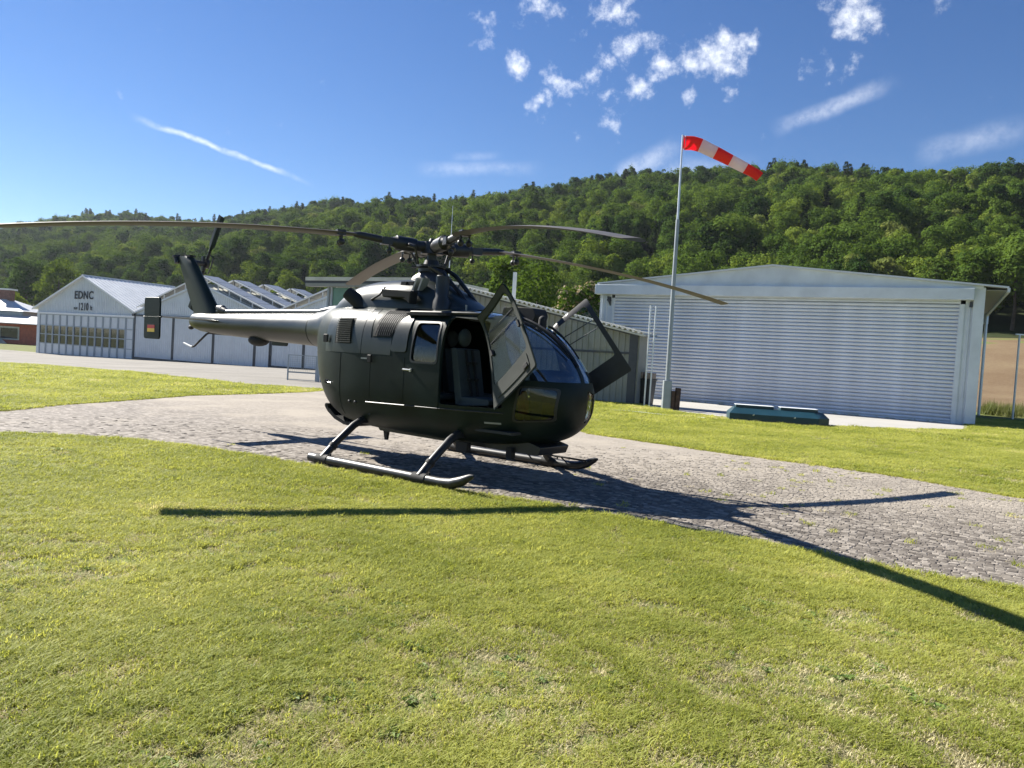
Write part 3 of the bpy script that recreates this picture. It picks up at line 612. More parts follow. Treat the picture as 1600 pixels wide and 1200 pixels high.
# open front doors, folded forward about the slanted hinge
def hinge_rot(phi, sg):
    a = Vector((H1.x, sg*-H1.y, H1.z)) if sg > 0 else H1; b = Vector((H2.x, sg*-H2.y, H2.z)) if sg > 0 else H2
    ax = (b-a).normalized(); ph = -phi if sg > 0 else phi
    return Matrix.Translation(a) @ Matrix.Rotation(ph, 4, ax) @ Matrix.Translation(-a)
DOORX = rounded([(.985, .85), (1.88, .875), (1.53, 1.915), (.955, 1.95)], .03)
for sg in (-1, 1):
    a, b = (0, 1.2) if sg > 0 else (-1.2, 0); R_ = hinge_rot(RAD(-160), sg) @ Matrix.Translation((0, sg*.755, 0)) @ Matrix.Diagonal((1, .45, 1, 1)) @ Matrix.Translation((0, -sg*.755, 0))
    dr = shell('front_door', .006, .02, keep=[pr(DOORX, a, b)], cut=[pr(DWIN, -1.2, 1.2)], m=MT['olive'] if sg < 0 else MT['black'], parent=heli)
    ln = shell('door_lining', -.014, .012, keep=[pr(grow(DOORX, .975), a, b)], cut=[pr(grow(DWIN, 1.02), -1.2, 1.2)], m=MT['trim'], parent=dr)
    pn = shell('door_pane', -.002, .005, keep=[pr(grow(DWIN, 1.05), a, b)], m=MT['clear'], parent=dr)
    lp = shell('door_pocket', -.026, .02, keep=[pr(rounded([(1.08, .93), (1.76, .95), (1.70, 1.09), (1.07, 1.09)], .03), a, b)], m=MT['trim'], parent=dr)
    mb_ = MB()
    for (x0, z0), (x1, z1) in (((1.05, 1.66), (1.55, 1.70)), ((1.05, 1.54), (1.59, 1.58))): mb_.tube([(x0, sg*(yat(x0, z0)-.02), z0), (x1, sg*(yat(x1, z1)-.02), z1)], .007, 6)
    sl = mb_.build('pane_slide', MT['steel'], dr)
    mb_ = MB(); mb_.box(1.10, 1.18, sg*.70, sg*.745, .93, .985); hd = mb_.build('latch', MT['rubber'], dr, bevel=.008)
    hgs = []
    for q in ((.985, 1.015, 1.38, 1.46), (1.60, 1.63, 1.44, 1.51)): mb_ = MB(); mb_.box(q[0], q[1], sg*.66, sg*.72, q[2], q[3]); hgs.append(mb_.build('catch', MT['rubber'], dr))
    for o in [dr, ln, pn, lp, sl, hd]+hgs: o.data.transform(R_)
    for t in (.25, .75): mb_ = MB(); c = H1.lerp(H2, t); c = Vector((c.x+.01, sg*-c.y, c.z)) if sg > 0 else Vector((c.x+.01, c.y, c.z)); mb_.cyl(c-(H2-H1).normalized()*.04*Vector((1,1,1)).x, c+Vector((0, 0, .06)), .016, n=8); mb_.build('hinge', MT['steel'], heli)
# cabin inside
fl = MB(); fl.box(-.3, 2.0, -.66, .66, .60, .63); fl.build('cabin_floor', MT['cabin'], heli)
bk = MB(); bk.prism([(y, z) for y, z in ((-.72, .62), (.72, .62), (.72, 1.7), (.55, 1.95), (-.55, 1.95), (-.72, 1.7))], -.28, -.25, 'x'); bk.build('rear_bulkhead', MT['cabin'], heli)
def seat(cy, x0):
    s_ = empty('seat', (0, 0, 0)); s_.parent = heli
    m1 = MB(); m1.prism(rounded([(x0-.02, .86), (x0+.46, .90), (x0+.46, .97), (x0+.02, .97)], .03), cy-.22, cy+.22); m1.build('cushion', MT['seat'], s_, 40, bevel=.012)
    m1 = MB(); m1.prism(rounded([(x0-.05, .86), (x0+.05, .90), (x0-.08, 1.55), (x0-.17, 1.55)], .03), cy-.22, cy+.22); m1.build('backrest', MT['seat'], s_, 40, bevel=.014)
    m1 = MB(); m1.ball((x0-.15, cy, 1.68), .11, 12, 8, (.5, 1, 1.05)); m1.build('headrest', MT['seat'], s_, 60)
    m1 = MB(); m1.box(x0-.02, x0+.42, cy-.18, cy+.18, .62, .86); m1.build('pedestal', MT['panel_dark'], s_)
    m1 = MB()
    for q in (-.06, .06): m1.prism([(x0-.075, 1.54), (x0+.062, .98), (x0+.07, .98), (x0-.067, 1.54)], cy+q-.022, cy+q+.022); m1.box(x0-.035, x0+.005, cy+q-.03, cy+q+.03, 1.36, 1.39); m1.box(x0+.005, x0+.045, cy+q-.03, cy+q+.03, 1.16, 1.19)
    m1.build('harness', MT['belt'], s_)
for cy in (-.36, .36): seat(cy, 1.12)
for cy in (-.36, .36): seat(cy, .28)
ip = MB(); ip.prism(rounded([(1.92, .63), (2.05, .63), (2.12, 1.30), (1.98, 1.36), (1.86, 1.28)], .03), -.2, .42); ip.build('instrument_panel', MT['panel_dark'], heli, bevel=.01)
for cy in (-.36, .36): ip = MB(); ip.tube([(1.72, cy, .63), (1.70, cy, .95), (1.66, cy, 1.08)], .014, 6); ip.ball((1.66, cy, 1.11), .028, 8, 6); ip.build('cyclic_stick', MT['rubber'], heli)
oc = MB(); oc.prism(rounded([(1.95, .84), (2.05, .84), (2.04, 1.0), (1.99, 1.12), (1.93, 1.0)], .03), -.50, -.42); oc.build('orange_pouch', MT['orange'], heli, 50, bevel=.015)
# pilot door sill, centre post, wipers
cp = MB(); cp.tube([(x, 0, prof(x)[1]+.004) for x in np.linspace(1.56, 2.4, 16)], .022, 6); cp.build('centre_post', MT['black'], heli, 40)
for sg in (1, -1):
    wp = MB(); wp.tube([(x, sg*(.10+.25*(2.36-x)), prof(x)[1]*0+1) for x in (2.36, 2.2)], .001, 4)
    pts = [];
    for x, y in ((2.33, .10), (2.2, .14), (2.02, .19), (1.84, .24)):
        zb, zt, w_, zw = prof(x); n = nexp(x); pts.append((x+.015, sg*y, zw+(zt-zw)*(1-(y/w_)**n)**(1/n)+.018))
    wp = MB(); wp.tube(pts, .011, 6); wp.tube([pts[2], pts[3], (pts[3][0]-.06, pts[3][1], pts[3][2]+.02)], .016, 6); wp.build('wiper', MT['rubber'], heli)
# roof gear
rb = MB(); rb.prism(rounded([(1.22, 1.98), (1.70, 1.90), (1.74, 2.0), (1.70, 2.09), (1.25, 2.10)], .03), .02, .30); rb.build('roof_box', MT['rubber'], heli, 40, bevel=.01)
rb = MB(); rb.cyl((1.83, .05, 1.84), (1.83, .05, 1.95), .055, .05, 12); rb.ball((1.83, .05, 1.95), .05, 12, 6); rb.build('roof_lamp', MT['rubber'], heli, 40)
# engine cowling and mast fairing
def loft(name, st, n, m_, parent, nsec=20, smooth=40):
    v = []
    for x, zb, zt, w_ in st:
        for k in range(nsec+1):
            t = math.pi*k/nsec; c, s_ = math.cos(t), math.sin(t); v.append((x, w_*math.copysign(abs(c)**(2/n), c), zb+(zt-zb)*abs(s_)**(2/n)))
    k_ = nsec+1; f = [(i*k_+j, i*k_+j+1, (i+1)*k_+j+1, (i+1)*k_+j) for i in range(len(st)-1) for j in range(nsec)] + [tuple(range(k_)), tuple(range(len(st)*k_-1, (len(st)-1)*k_-1, -1))]
    return MB().add(v, f).build(name, m_, parent, smooth)
st0 = np.array([[-1.62,1.9,2.05,.30],[-1.35,1.9,2.24,.42],[-1.15,1.9,2.34,.46],[-.7,1.9,2.42,.48],[-.2,1.9,2.44,.47],[.15,1.9,2.43,.43],[.5,1.9,2.30,.36],[.95,1.9,2.05,.28]])
stl = [(x, *[float(pchip(np.array([x]), st0[:, 0], st0[:, k])[0]) for k in (1, 2, 3)]) for x in np.linspace(-1.62, .95, 26)]
cow = loft('engine_cowling', stl, 2.7, MT['olive2'], heli)
mf = loft('mast_fairing', [(-.28,2.3,2.36,.12),(-.22,2.3,2.52,.17),(0,2.3,2.62,.19),(.2,2.3,2.58,.18),(.34,2.3,2.40,.13),(.42,2.25,2.3,.08)], 2.3, MT['black'], heli)
def cow_y(x, z):
    zb, zt, w_ = [float(pchip(np.array([x]), st0[:, 0], st0[:, k])[0]) for k in (1, 2, 3)]; r = max(0, min(1, (z-zb)/(zt-zb))); return w_*(1-r**2.7)**(1/2.7)
for sg in (-1, 1):
    mm_ = MB(); mm_.prism([(-.30, 2.16), (.10, 2.15), (.20, 2.07), (.22, 2.24), (-.34, 2.27)], sg*.44, sg*.58); mm_.build('air_scoop', MT['rubber'], heli, bevel=.012)
    for k in range(3):
        mm_ = MB(); x0 = -.22+.12*k; zz = 2.31; mm_.prism([(x0, zz), (x0+.095, zz), (x0+.115, zz+.075), (x0+.02, zz+.075)], sg*(cow_y(x0, zz+.04)-.03), sg*(cow_y(x0+.05, zz+.04)+.012)); mm_.build('vent_slot', MT['rubber'], heli)
    for k in range(2):
        mm_ = MB(); x0 = .07+.10*k; mm_.prism([(x0, 2.26), (x0+.03, 2.26), (x0+.10, 2.42), (x0+.07, 2.42)], sg*.30, sg*.42); mm_.build('cooler_fin', MT['placard'], heli)
    # exhaust stack
    ex = MB(); ex.tube([(-.82, sg*.38, 2.02), (-.92, sg*.43, 2.11), (-1.03, sg*.49, 2.20), (-1.06, sg*.505, 2.225)], [.11, .10, .092, .088], 16, caps=False); ex.tube([(-1.06, sg*.505, 2.225), (-1.0, sg*.47, 2.175)], [.08, .07], 16); ex.build('exhaust_stack', MT['rubber'], heli, 40)
    mm_ = MB(); mm_.tube([(-.62, sg*.47, 2.13), (-.45, sg*.475, 2.20), (-.36, sg*.47, 2.30)], .014, 6); mm_.build('grab_rail', MT['rubber'], heli)
    # engine bay louvre
    mm_ = MB(); xs_ = np.linspace(-.96, -.63, 8); zs = np.linspace(1.53, 1.87, 10)
    vv_ = [(x-.10*(z-1.7)*0, sg*(yat(x, z)+.004), z) for z in zs for x in xs_]; mm_.add(vv_, [(j*8+i, j*8+i+1, (j+1)*8+i+1, (j+1)*8+i) for j in range(9) for i in range(7)]); mm_.build('louvre_shade_patch', MT['rubber'], heli)  # dark patch on the skin, painted shade behind the slats
    for k in range(12):
        z = 1.545+k*.0275; mm_ = MB(); sk = -.03*(z-1.7)/.17
        for i in range(5):
            xa, xb = -.945+sk+.06*i, -.945+sk+.06*(i+1)
            ya, yb = sg*(yat(xa, z)), sg*(yat(xb, z)); o_ = sg*.028
            mm_.add([(xa, ya, z), (xb, yb, z), (xb, yb+o_, z-.004), (xa, ya+o_, z-.004), (xa, ya, z+.012), (xb, yb, z+.012), (xb, yb+o_, z+.006), (xa, ya+o_, z+.006)], [(0,1,2,3),(7,6,5,4),(3,2,6,7),(0,4,5,1)])
        mm_.build('louvre', MT['trim'], heli)
    # intake: proud dark patch painted as the shaded opening, bars in front
    mm_ = MB(); P4 = [(-.22, 1.64), (.11, 1.64), (.22, 1.80), (.30, 2.0), (-.16, 2.0)]
    g_ = shell('intake_shade_patch', .006, .012, keep=[pr(P4, 0, sg*1.2)], m=MT['rubber'], parent=heli)
    for k in range(11):
        x = -.17+.036*k; mm_ = MB(); mm_.tube([(x+.05*(z-1.64)/.36, sg*(yat(x, z)+.014), z) for z in np.linspace(1.65+max(0, (x-.08))*1.0, 1.985, 7)], .006, 4); mm_.build('screen_bar', MT['black'], heli)
    # shaped duct beside the screen
    g2 = shell('duct_cover', .022, .03, keep=[pr(rounded([(.14, 1.46), (.42, 1.46), (.42, 1.93), (.30, 1.93), (.20, 1.84)], .05), 0, sg*1.2)], m=MT['olive2'], parent=heli)
    g3 = shell('engine_panel', .004, .006, keep=[pr([(-1.22, 1.41), (-.42, 1.41), (-.42, 2.0), (-1.22, 2.0)], 0, sg*1.2)], cut=[pr([(-.97, 1.525), (-.62, 1.525), (-.62, 1.875), (-.97, 1.875)], -1.2, 1.2)], m=MT['olive2'], parent=heli)
    shell('engine_panel', .004, .006, keep=[pr([(-.41, 1.41), (.13, 1.41), (.13, 1.62), (-.25, 1.62), (-.30, 2.0), (-.41, 2.0)], 0, sg*1.2)], m=MT['olive2'], parent=heli)
    shell('side_panel', .003, .005, keep=[pr([(-.80, .84), (-.22, .84), (-.22, 1.395), (-.80, 1.395)], 0, sg*1.2)], m=MT['olive'], parent=heli)
    shell('side_panel', .003, .005, keep=[pr([(-.21, .84), (.385, .84), (.385, 1.395), (-.21, 1.395)], 0, sg*1.2)], m=MT['olive'], parent=heli)
    shell('clamshell_door', .004, .006, keep=[pr([(-1.9, .58), (-.82, .58), (-.82, 1.395), (-1.9, 1.395)], .012 if sg > 0 else -1.2, 1.2 if sg > 0 else -.012)], m=MT['olive'], parent=heli)
    # small fittings
    mm_ = MB(); y = sg*yat(-1.17, 1.58); mm_.box(-1.22, -1.13, y-.02, y+sg*.05, 1.53, 1.64); mm_.build('position_lamp', MT['rubber'], heli, bevel=.01)
    mm_ = MB(); y = sg*yat(-.2, 1.38); mm_.box(-.24, -.17, y-.02, y+sg*.05, 1.30, 1.40); mm_.build('step_bracket', MT['rubber'], heli, bevel=.008)
    mm_ = MB(); y = sg*yat(-1.1, 1.0); mm_.cyl((-1.13, sg*yat(-1.13, 1.0), 1.0), (-1.13, sg*(yat(-1.13, 1.0)+.03), 1.0), .03, n=10); mm_.build('latch_boss', MT['rubber'], heli)
    mm_ = MB(); mm_.tube([(-1.08, sg*(yat(-1.08, .99)+.02), .99), (-1.0, sg*(yat(-1.0, .99)+.02), .988)], .009, 6); mm_.build('clamshell_handle', MT['bright'], heli)
    for x in (-.62, -.50): mm_ = MB(); mm_.ball((x, sg*(yat(x, .77)), .77), .022, 8, 6); mm_.build('fuel_cap', MT['steel'], heli)
    shell('placard', .012, .006, keep=[pr([(.335, 1.50), (.40, 1.50), (.40, 1.56), (.335, 1.56)], 0, sg*1.2)], m=MT['placard'], parent=heli)
    shell('placard', .006, .004, keep=[pr([(1.62, .70), (1.82, .705), (1.82, .725), (1.62, .72)], 0, sg*1.2)], m=MT['placard'], parent=heli)
    shell('placard', .006, .004, keep=[pr([(-.40, 1.34), (-.29, 1.34), (-.29, 1.36), (-.40, 1.36)], 0, sg*1.2)], m=MT['placard'], parent=heli)
# snorkel beside the mast and the cable cutter frame
sn_ = MB(); sn_.tube([(.54, -.34, 1.98), (.54, -.34, 2.12), (.53, -.34, 2.18), (.53, -.34, 2.44), (.53, -.34, 2.45)], [.12, .115, .085, .085, .075], 16); sn_.build('snorkel', MT['black'], heli, 40)
fr_ = MB()
for sg in (-1, 1): fr_.tube([(.12, sg*.16, 2.60), (.34, sg*.13, 2.50), (.62, sg*.10, 2.26), (.82, sg*.10, 2.05)], [.03, .03, .028, .03], 6); fr_.tube([(.25, sg*.14, 2.36), (.80, sg*.10, 2.07)], .028, 6)
fr_.prism([(.10, 2.30), (.28, 2.46), (.10, 2.56)], -.13, .13); fr_.box(.80, .86, -.16, .16, 2.02, 2.09); fr_.build('mast_brace', MT['black'], heli)
for x, y in ((1.0, -.40), (1.18, -.12)): an = MB(); an.cyl((x, y, 1.98), (x, y, 2.08), .012, n=8); an.build('roof_stub', MT['placard'], heli)
# belly: keel box, bumper, antenna, drain
kb = MB(); kb.prism(rounded([(-.5, .38), (2.12, .36), (2.16, .46), (2.0, .5), (-.6, .5)], .02), -.30, .30); kb.build('keel_box', MT['black'], heli, bevel=.01)
an = MB(); an.prism([(-.74, .42), (-.62, .42), (-.65, .22), (-.69, .22)], -.02, .02); an.build('belly_antenna', MT['rubber'], heli)
for q in ((1.05, 1.22, -.5, -.42, .3, .42), (1.7, 1.78, -.35, -.27, .28, .42)): an = MB(); an.box(*q); an.build('belly_fitting', MT['rubber'], heli)
bp_ = MB(); pts = [(-1.46, .62), (-1.40, .56), (-1.25, .47), (-1.05, .41), (-.86, .40)]
for (xa, za), (xb, zb_) in zip(pts[:-1], pts[1:]): bp_.prism([(xa, za), (xb, zb_), (xb+.01, zb_+.045), (xa+.02, za+.05)], -.46, .46)
bp_.tube([(-1.44, -.46, .645), (-1.44, .46, .645)], .03, 8); bp_.build('rear_skid_plate', MT['rubber'], heli)
# landing gear
T_, XF, XR = 1.283, 1.228, -.442
for sg in (-1, 1):
    sk = MB(); sk.tube([(-.705, sg*T_, .062), (-.69, sg*T_, .062), (1.55, sg*T_, .062), (1.70, sg*T_, .075), (1.84, sg*T_, .12), (1.96, sg*T_, .185), (2.0, sg*T_, .20)], [.035, .058, .058, .060, .056, .034, .012], 14); sk.build('skid', MT['black'], heli, 40)
    for x in (XR, XF): sk = MB(); sk.cyl((x-.10, sg*T_, .062), (x+.10, sg*T_, .062), .066, n=14); sk.cyl((x+.13, sg*T_, .06), (x+.13, sg*T_, .15), .012, n=6); sk.build('skid_sleeve', MT['rubber'], heli, 40)
for x in (XF, XR):
    b0 = .47 if x == XF else .48
    for sg in (-1, 1):
        lg = MB(); lg.tube([(x, sg*T_, .08), (x, sg*(T_-.03), .12), (x, sg*(T_-.17), .25), (x, sg*.82, .47), (x, sg*.70, .53), (x, sg*.45, .55)], [.062, .05, .046, .048, .05, .05], 12); lg.build('leg', MT['black'], heli, 40)
        lb = MB(); lb.cyl((x, sg*(T_-.125), .205), (x, sg*(T_-.16), .24), .056, n=12); lb.build('step_cuff', MT['rubber'], heli, 40)
sr = MB(); sr.tube([(.72, 1.12, .19), (1.9, 1.16, .17)], .014, 6); sr.tube([(.9, 1.13, .18), (.9, 1.28, .1)], .01, 6); sr.tube([(1.5, 1.14, .18), (1.5, 1.28, .1)], .01, 6); sr.build('step_bar', MT['rubber'], heli)
# tail boom
tb = MB(); tb.tube([(-1.55, 0, 1.72), (-1.85, 0, 1.72), (-2.0, 0, 1.717), (-2.2, 0, 1.716), (-2.24, 0, 1.716), (-3.5, 0, 1.725), (-4.8, 0, 1.74), (-5.4, 0, 1.76), (-5.66, 0, 1.78), (-5.78, 0, 1.79)], [.42, .34, .29, .268, .256, .225, .185, .165, .13, .06], 28)
boom = tb.build('tail_boom', MT['olive2'], heli, 40)
ring = MB(); ring.tube([(-2.215, 0, 1.716), (-2.245, 0, 1.716)], .262, 28); ring.build('boom_collar', MT['olive'], boom, 40)
dsft = MB(); dsft.tube([(-1.7, 0, 2.03), (-1.95, 0, 2.01), (-2.15, 0, 1.985), (-2.25, 0, 1.975), (-4.75, 0, 1.945), (-4.95, 0, 1.95)], [.07, .07, .062, .052, .05, .06], 12); dsft.build('shaft_cover', MT['olive2'], boom, 40)
bl = MB(); bl.ball((-3.76, 0, 1.50), .20, 16, 8, (1.1, .7, .5)); bl.build('boom_blister', MT['rubber'], boom, 50)
# fin
def foil(sec, name, m_, parent, nn=10):
    """sec: (le_x, te_x, z, thickness)"""
    v = []; ts = [0, .04, .15, .35, .65, 1]; th = [0, .55, .95, 1, .6, .05]
    ring_ = [(t, h) for t, h in zip(ts, th)] + [(t, -h) for t, h in list(zip(ts, th))[-2:0:-1]]
    n_ = len(ring_)
    for le, te, z, tk in sec:
        for t, h in ring_: v.append((le+(te-le)*t, h*tk/2, z))
    f = [(i*n_+k, i*n_+(k+1) % n_, (i+1)*n_+(k+1) % n_, (i+1)*n_+k) for i in range(len(sec)-1) for k in range(n_)] + [tuple(range(n_)), tuple(range(len(sec)*n_-1, (len(sec)-1)*n_-1, -1))]
    return MB().add(v, f).build(name, m_, parent, 50)
fin = foil([(-4.86, -5.74, 1.80, .17), (-4.92, -5.76, 1.95, .16), (-5.25, -5.98, 2.30, .14), (-5.70, -6.26, 2.78, .12), (-5.82, -6.34, 2.90, .11), (-5.92, -6.34, 2.94, .06)], 'fin', MT['olive'], heli)
gb = MB(); gb.tube([(-4.72, 0, 1.95), (-4.86, 0, 1.99), (-4.98, 0, 2.02)], [.055, .075, .05], 12); gb.ball((-4.86, 0, 2.0), .085, 12, 8, (1.2, .8, .8)); gb.build('gearbox_cover', MT['black'], fin, 50)
bc = MB(); bc.cyl((-6.36, 0, 2.82), (-6.40, 0, 2.93), .045, .05, 12); bc.cyl((-6.40, 0, 2.93), (-6.405, 0, 2.96), .07, .07, 12); bc.cyl((-6.30, 0, 2.84), (-6.38, 0, 2.86), .03, n=8); bc.build('beacon', MT['black'], fin, 40)
bc = MB(); bc.box(-5.98, -5.86, -.06, .06, 2.92, 2.95); bc.box(-6.12, -6.02, -.03, .03, 2.93, 2.96); bc.build('fin_cap', MT['rubber'], fin)
# tail rotor on the far side of the fin
tr_ = empty('tail_rotor'); tr_.parent = heli
thb = MB(); thb.cyl((-5.99, .03, 2.83), (-6.02, .40, 2.85), .05, .045, 12); thb.cyl((-6.02, .33, 2.85), (-6.02, .39, 2.85), .09, n=12); thb.box(-6.05, -5.99, .28, .32, 2.72, 2.98); thb.build('gearbox', MT['steel'], tr_, 40)
ax_ = Vector((.469, 0, .883)); ch = Vector((.883, 0, -.469))
for sg in (1, -1):
    m_ = MB(); v = []; 
    for r_, c_, tk in ((.20, .05, .03), (.30, .085, .024), (.38, .175, .02), (.95, .175, .012)):
        p = Vector((-6.02, .36, 2.85))+ax_*(sg*r_); tw = Vector((0, .22, 0))
        v += [p-ch*c_/2-tw*c_/2*0.5, p+Vector((0, tk, 0)), p+ch*c_/2+tw*c_/2*.5, p-Vector((0, tk, 0))]
    m_.add(v, [(i*4+k, i*4+(k+1) % 4, (i+1)*4+(k+1) % 4, (i+1)*4+k) for i in range(3) for k in range(4)] + [(0, 1, 2, 3), (15, 14, 13, 12)]); m_.build('tail_blade', MT['olive'], tr_)
    m_ = MB(); p = Vector((-6.02, .36, 2.85)); m_.cyl(p, p+ax_*(sg*.26), .032, .028, 10); m_.tube([p+ch*.09+Vector((0, .06, 0)), p+ch*.09+ax_*(sg*.16)+Vector((0, .05, 0)), p+ax_*(sg*.2)], .012, 6); m_.build('blade_grip', MT['steel'], tr_, 40)
# stabiliser
sb_ = MB(); v = []
for y in (-1.2, 1.2): v += [(-4.66, y, 1.785), (-4.80, y, 1.805), (-5.06, y, 1.79), (-4.80, y, 1.772)]
sb_.add(v, [(0, 1, 5, 4), (1, 2, 6, 5), (2, 3, 7, 6), (3, 0, 4, 7), (3, 2, 1, 0), (4, 5, 6, 7)]); stab = sb_.build('stabiliser', MT['olive'], heli)
for sg in (-1, 1):
    e_ = MB(); e_.prism(rounded([(-5.09, 1.42), (-4.62, 1.42), (-4.64, 2.08), (-5.11, 2.08)], .05, 3), sg*1.195, sg*1.225); ep = e_.build('end_plate', MT['olive'], stab, 40, bevel=.004)
    for k, nm in enumerate(('gold', 'red')):
        e_ = MB(); e_.box(-4.98, -4.76, sg*1.226, sg*1.229, 1.53+.055*k, 1.585+.055*k); e_.build('flag_stripe', MT[nm], heli)
    e_ = MB(); e_.box(-4.98, -4.76, sg*1.226, sg*1.229, 1.64, 1.655); e_.build('flag_stripe', MT['fblack'], heli)
    e_ = MB(); e_.tube([(-5.12, sg*1.21, 1.77), (-4.60, sg*1.21, 1.775)], .016, 6); e_.build('plate_clamp', MT['olive2'], heli)
# tail skid
ts = MB(); ts.tube([(-4.30, 0, 1.56), (-4.45, 0, 1.56), (-5.22, 0, 1.575), (-5.30, 0, 1.55), (-5.66, 0, 1.33), (-5.74, 0, 1.31)], .018, 8); ts.box(-4.5, -4.3, -.03, .03, 1.55, 1.60); ts.build('tail_skid', MT['rubber'], heli, 40)
ts = MB(); ts.tube([(-5.72, 0, 1.31), (-5.80, 0, 1.32), (-6.02, 0, 1.37)], .017, 8); ts.build('skid_tip', MT['white'], heli, 40)
tl = MB(); tl.ball((-5.80, 0, 1.66), .06, 10, 6, (1.2, .7, .7)); tl.build('tail_lamp', MT['rubber'], heli)

# ---- main rotor
rot = empty('main_rotor'); rot.parent = heli
hz = 2.87
hub = MB(); hub.cyl((0, 0, 2.36), (0, 0, 2.92), .065, .06, 16); hub.cyl((0, 0, hz-.09), (0, 0, hz+.07), .15, .13, 16); hub.cyl((0, 0, hz+.07), (0, 0, hz+.12), .06, .04, 12); hub.build('hub', MT['steel'], rot, 40)
sw = MB(); sw.cyl((0, 0, 2.60), (0, 0, 2.63), .20, n=20); sw.cyl((0, 0, 2.54), (0, 0, 2.585), .17, n=20); sw.cyl((0, 0, 2.64), (0, 0, 2.70), .11, .09, 16)
for k in range(4): a = RAD(45+90*k); sw.box(.1, .26, -.02, .02, 2.59, 2.62, Matrix.Rotation(a, 4, 'Z'))
sw.build('swashplate', MT['black'], rot, 40)
DR = {'B': .38, 'D': .24, 'A': .37, 'C': .49}
for k, nm in enumerate('BDAC'):
    a = RAD(24.85+90*k) - HPSI; Rz = Matrix.Rotation(a, 4, 'Z'); kk = (.030*4.92+DR[nm])/4.92**2
    zf = lambda r: hz+.045 + .030*r - kk*r*r
    bd = MB(); v = []; ts_ = [0, .05, .2, .42, .7, 1]; th = [0, .5, .95, .9, .5, .03]
    ringb = [(t, h) for t, h in zip(ts_, th)] + [(t, -.8*h) for t, h in list(zip(ts_, th))[-2:0:-1]]; nb_ = len(ringb); st = np.concatenate([[.95, 1.05, 1.25], np.linspace(1.5, 4.86, 22), [4.92]])
    for r in st:
        cw = .27*min(1, .35+(r-.95)*2.0); tk = .036 if r > 1.3 else .05; pit = RAD(7.5-1.25*r)
        if r > 4.9: cw *= .85
        for t, h in ringb:
            yy = (.28-t)*cw; zz = h*tk/2
            v.append(Rz @ Vector((r, yy*math.cos(pit)-zz*math.sin(pit), zf(r)+yy*math.sin(pit)+zz*math.cos(pit))))
    bd.add(v, [(i*nb_+j, i*nb_+(j+1) % nb_, (i+1)*nb_+(j+1) % nb_, (i+1)*nb_+j) for i in range(len(st)-1) for j in range(nb_)] + [tuple(range(nb_)), tuple(range(len(st)*nb_-1, (len(st)-1)*nb_-1, -1))])
    blade = bd.build('rotor_blade', MT['blade'], rot, 45)
    g_ = MB(); Q = lambda x, y, z: Rz @ Vector((x, y, z))
    g_.tube([Q(.12, 0, hz), Q(.22, 0, hz), Q(.24, 0, hz+.002), Q(.50, 0, hz+.015), Q(.52, 0, hz+.016), Q(.60, 0, hz+.02), Q(.98, 0, zf(.98)), Q(1.06, 0, zf(1.06))], [.075, .075, .095, .095, .075, .05, .045, .03], 14)
    g_.box(.56, .70, -.06, .06, hz-.03, hz+.065, Rz); g_.build('blade_sleeve', MT['black'], rot, 40)
    g_ = MB(); g_.tube([Q(.36, 0, hz), Q(.36, .17, hz-.02), Q(.30, .2, hz-.04)], .028, 8); g_.tube([Q(.30, .2, hz-.04), Q(.22, .12, 2.62)], .014, 8); g_.build('pitch_link', MT['steel'], rot, 40)
    g_ = MB(); zc = zf(1.22)
    g_.box(1.17, 1.28, -.07, .05, zc-.03, zc+.04, Rz)
    for yy in (-.06, .05): g_.cyl(Q(1.22, yy, zc), Q(1.22, yy, zc-.10), .012, n=6); g_.ball(Q(1.22, yy, zc-.115), .042, 10, 8)
    g_.cyl(Q(.60, .05, hz), Q(.60, .05, hz-.10), .012, n=6); g_.ball(Q(.60, .05, hz-.11), .036, 10, 8)
    g_.build('pendulum_weight', MT['steel'], rot, 50)

# ================================================================ buildings (facades all run along D; local X = right along the facade, Y = back)
FRZ = math.atan2(-.475, .88)
Dv = np.array([.88, -.475]); Dv = Dv/np.linalg.norm(Dv); Bv = np.array([-Dv[1], Dv[0]])
def corr(mb, x0, x1, y, zb, zt, pitch=.28, dep=.035, axis='x'):
    """ribbed sheet standing on a line; zb, zt functions of the running coordinate"""
    n = max(2, int((x1-x0)/pitch)); pts = []
    for k in range(n):
        a = x0+(x1-x0)*k/n; p = (x1-x0)/n
        for t, d in ((0, 0), (.55, 0), (.65, 1), (.9, 1)): pts.append((a+p*t, d*dep))
    pts.append((x1, 0)); v = []
    for a, d in pts: v += [(a, y-d, zb(a)), (a, y-d, zt(a))] if axis == 'x' else [(y+d, a, zb(a)), (y+d, a, zt(a))]
    mb.add(v, [(2*i, 2*i+2, 2*i+3, 2*i+1) for i in range(len(pts)-1)]); return mb
def text(name, s, h, loc, mat_, parent, extr=.01, off=.0, sx=1.):
    c = bpy.data.curves.new(name, 'FONT'); c.body = s; c.size = h/.70; c.extrude = extr; c.offset = off; c.space_character = 1.12; c.align_x = 'LEFT'; c.align_y = 'BOTTOM_BASELINE'
    o = bpy.data.objects.new(name, c); COL.objects.link(o); bpy.context.view_layer.update()
    dg = bpy.context.evaluated_depsgraph_get(); me = bpy.data.meshes.new_from_object(o.evaluated_get(dg)); bpy.data.objects.remove(o)
    me.transform(Matrix.Translation(loc) @ Matrix.Rotation(math.pi/2, 4, 'X') @ Matrix.Diagonal((sx, 1, 1, 1))); me.materials.clear()
    return link(name, me, mat_, parent)

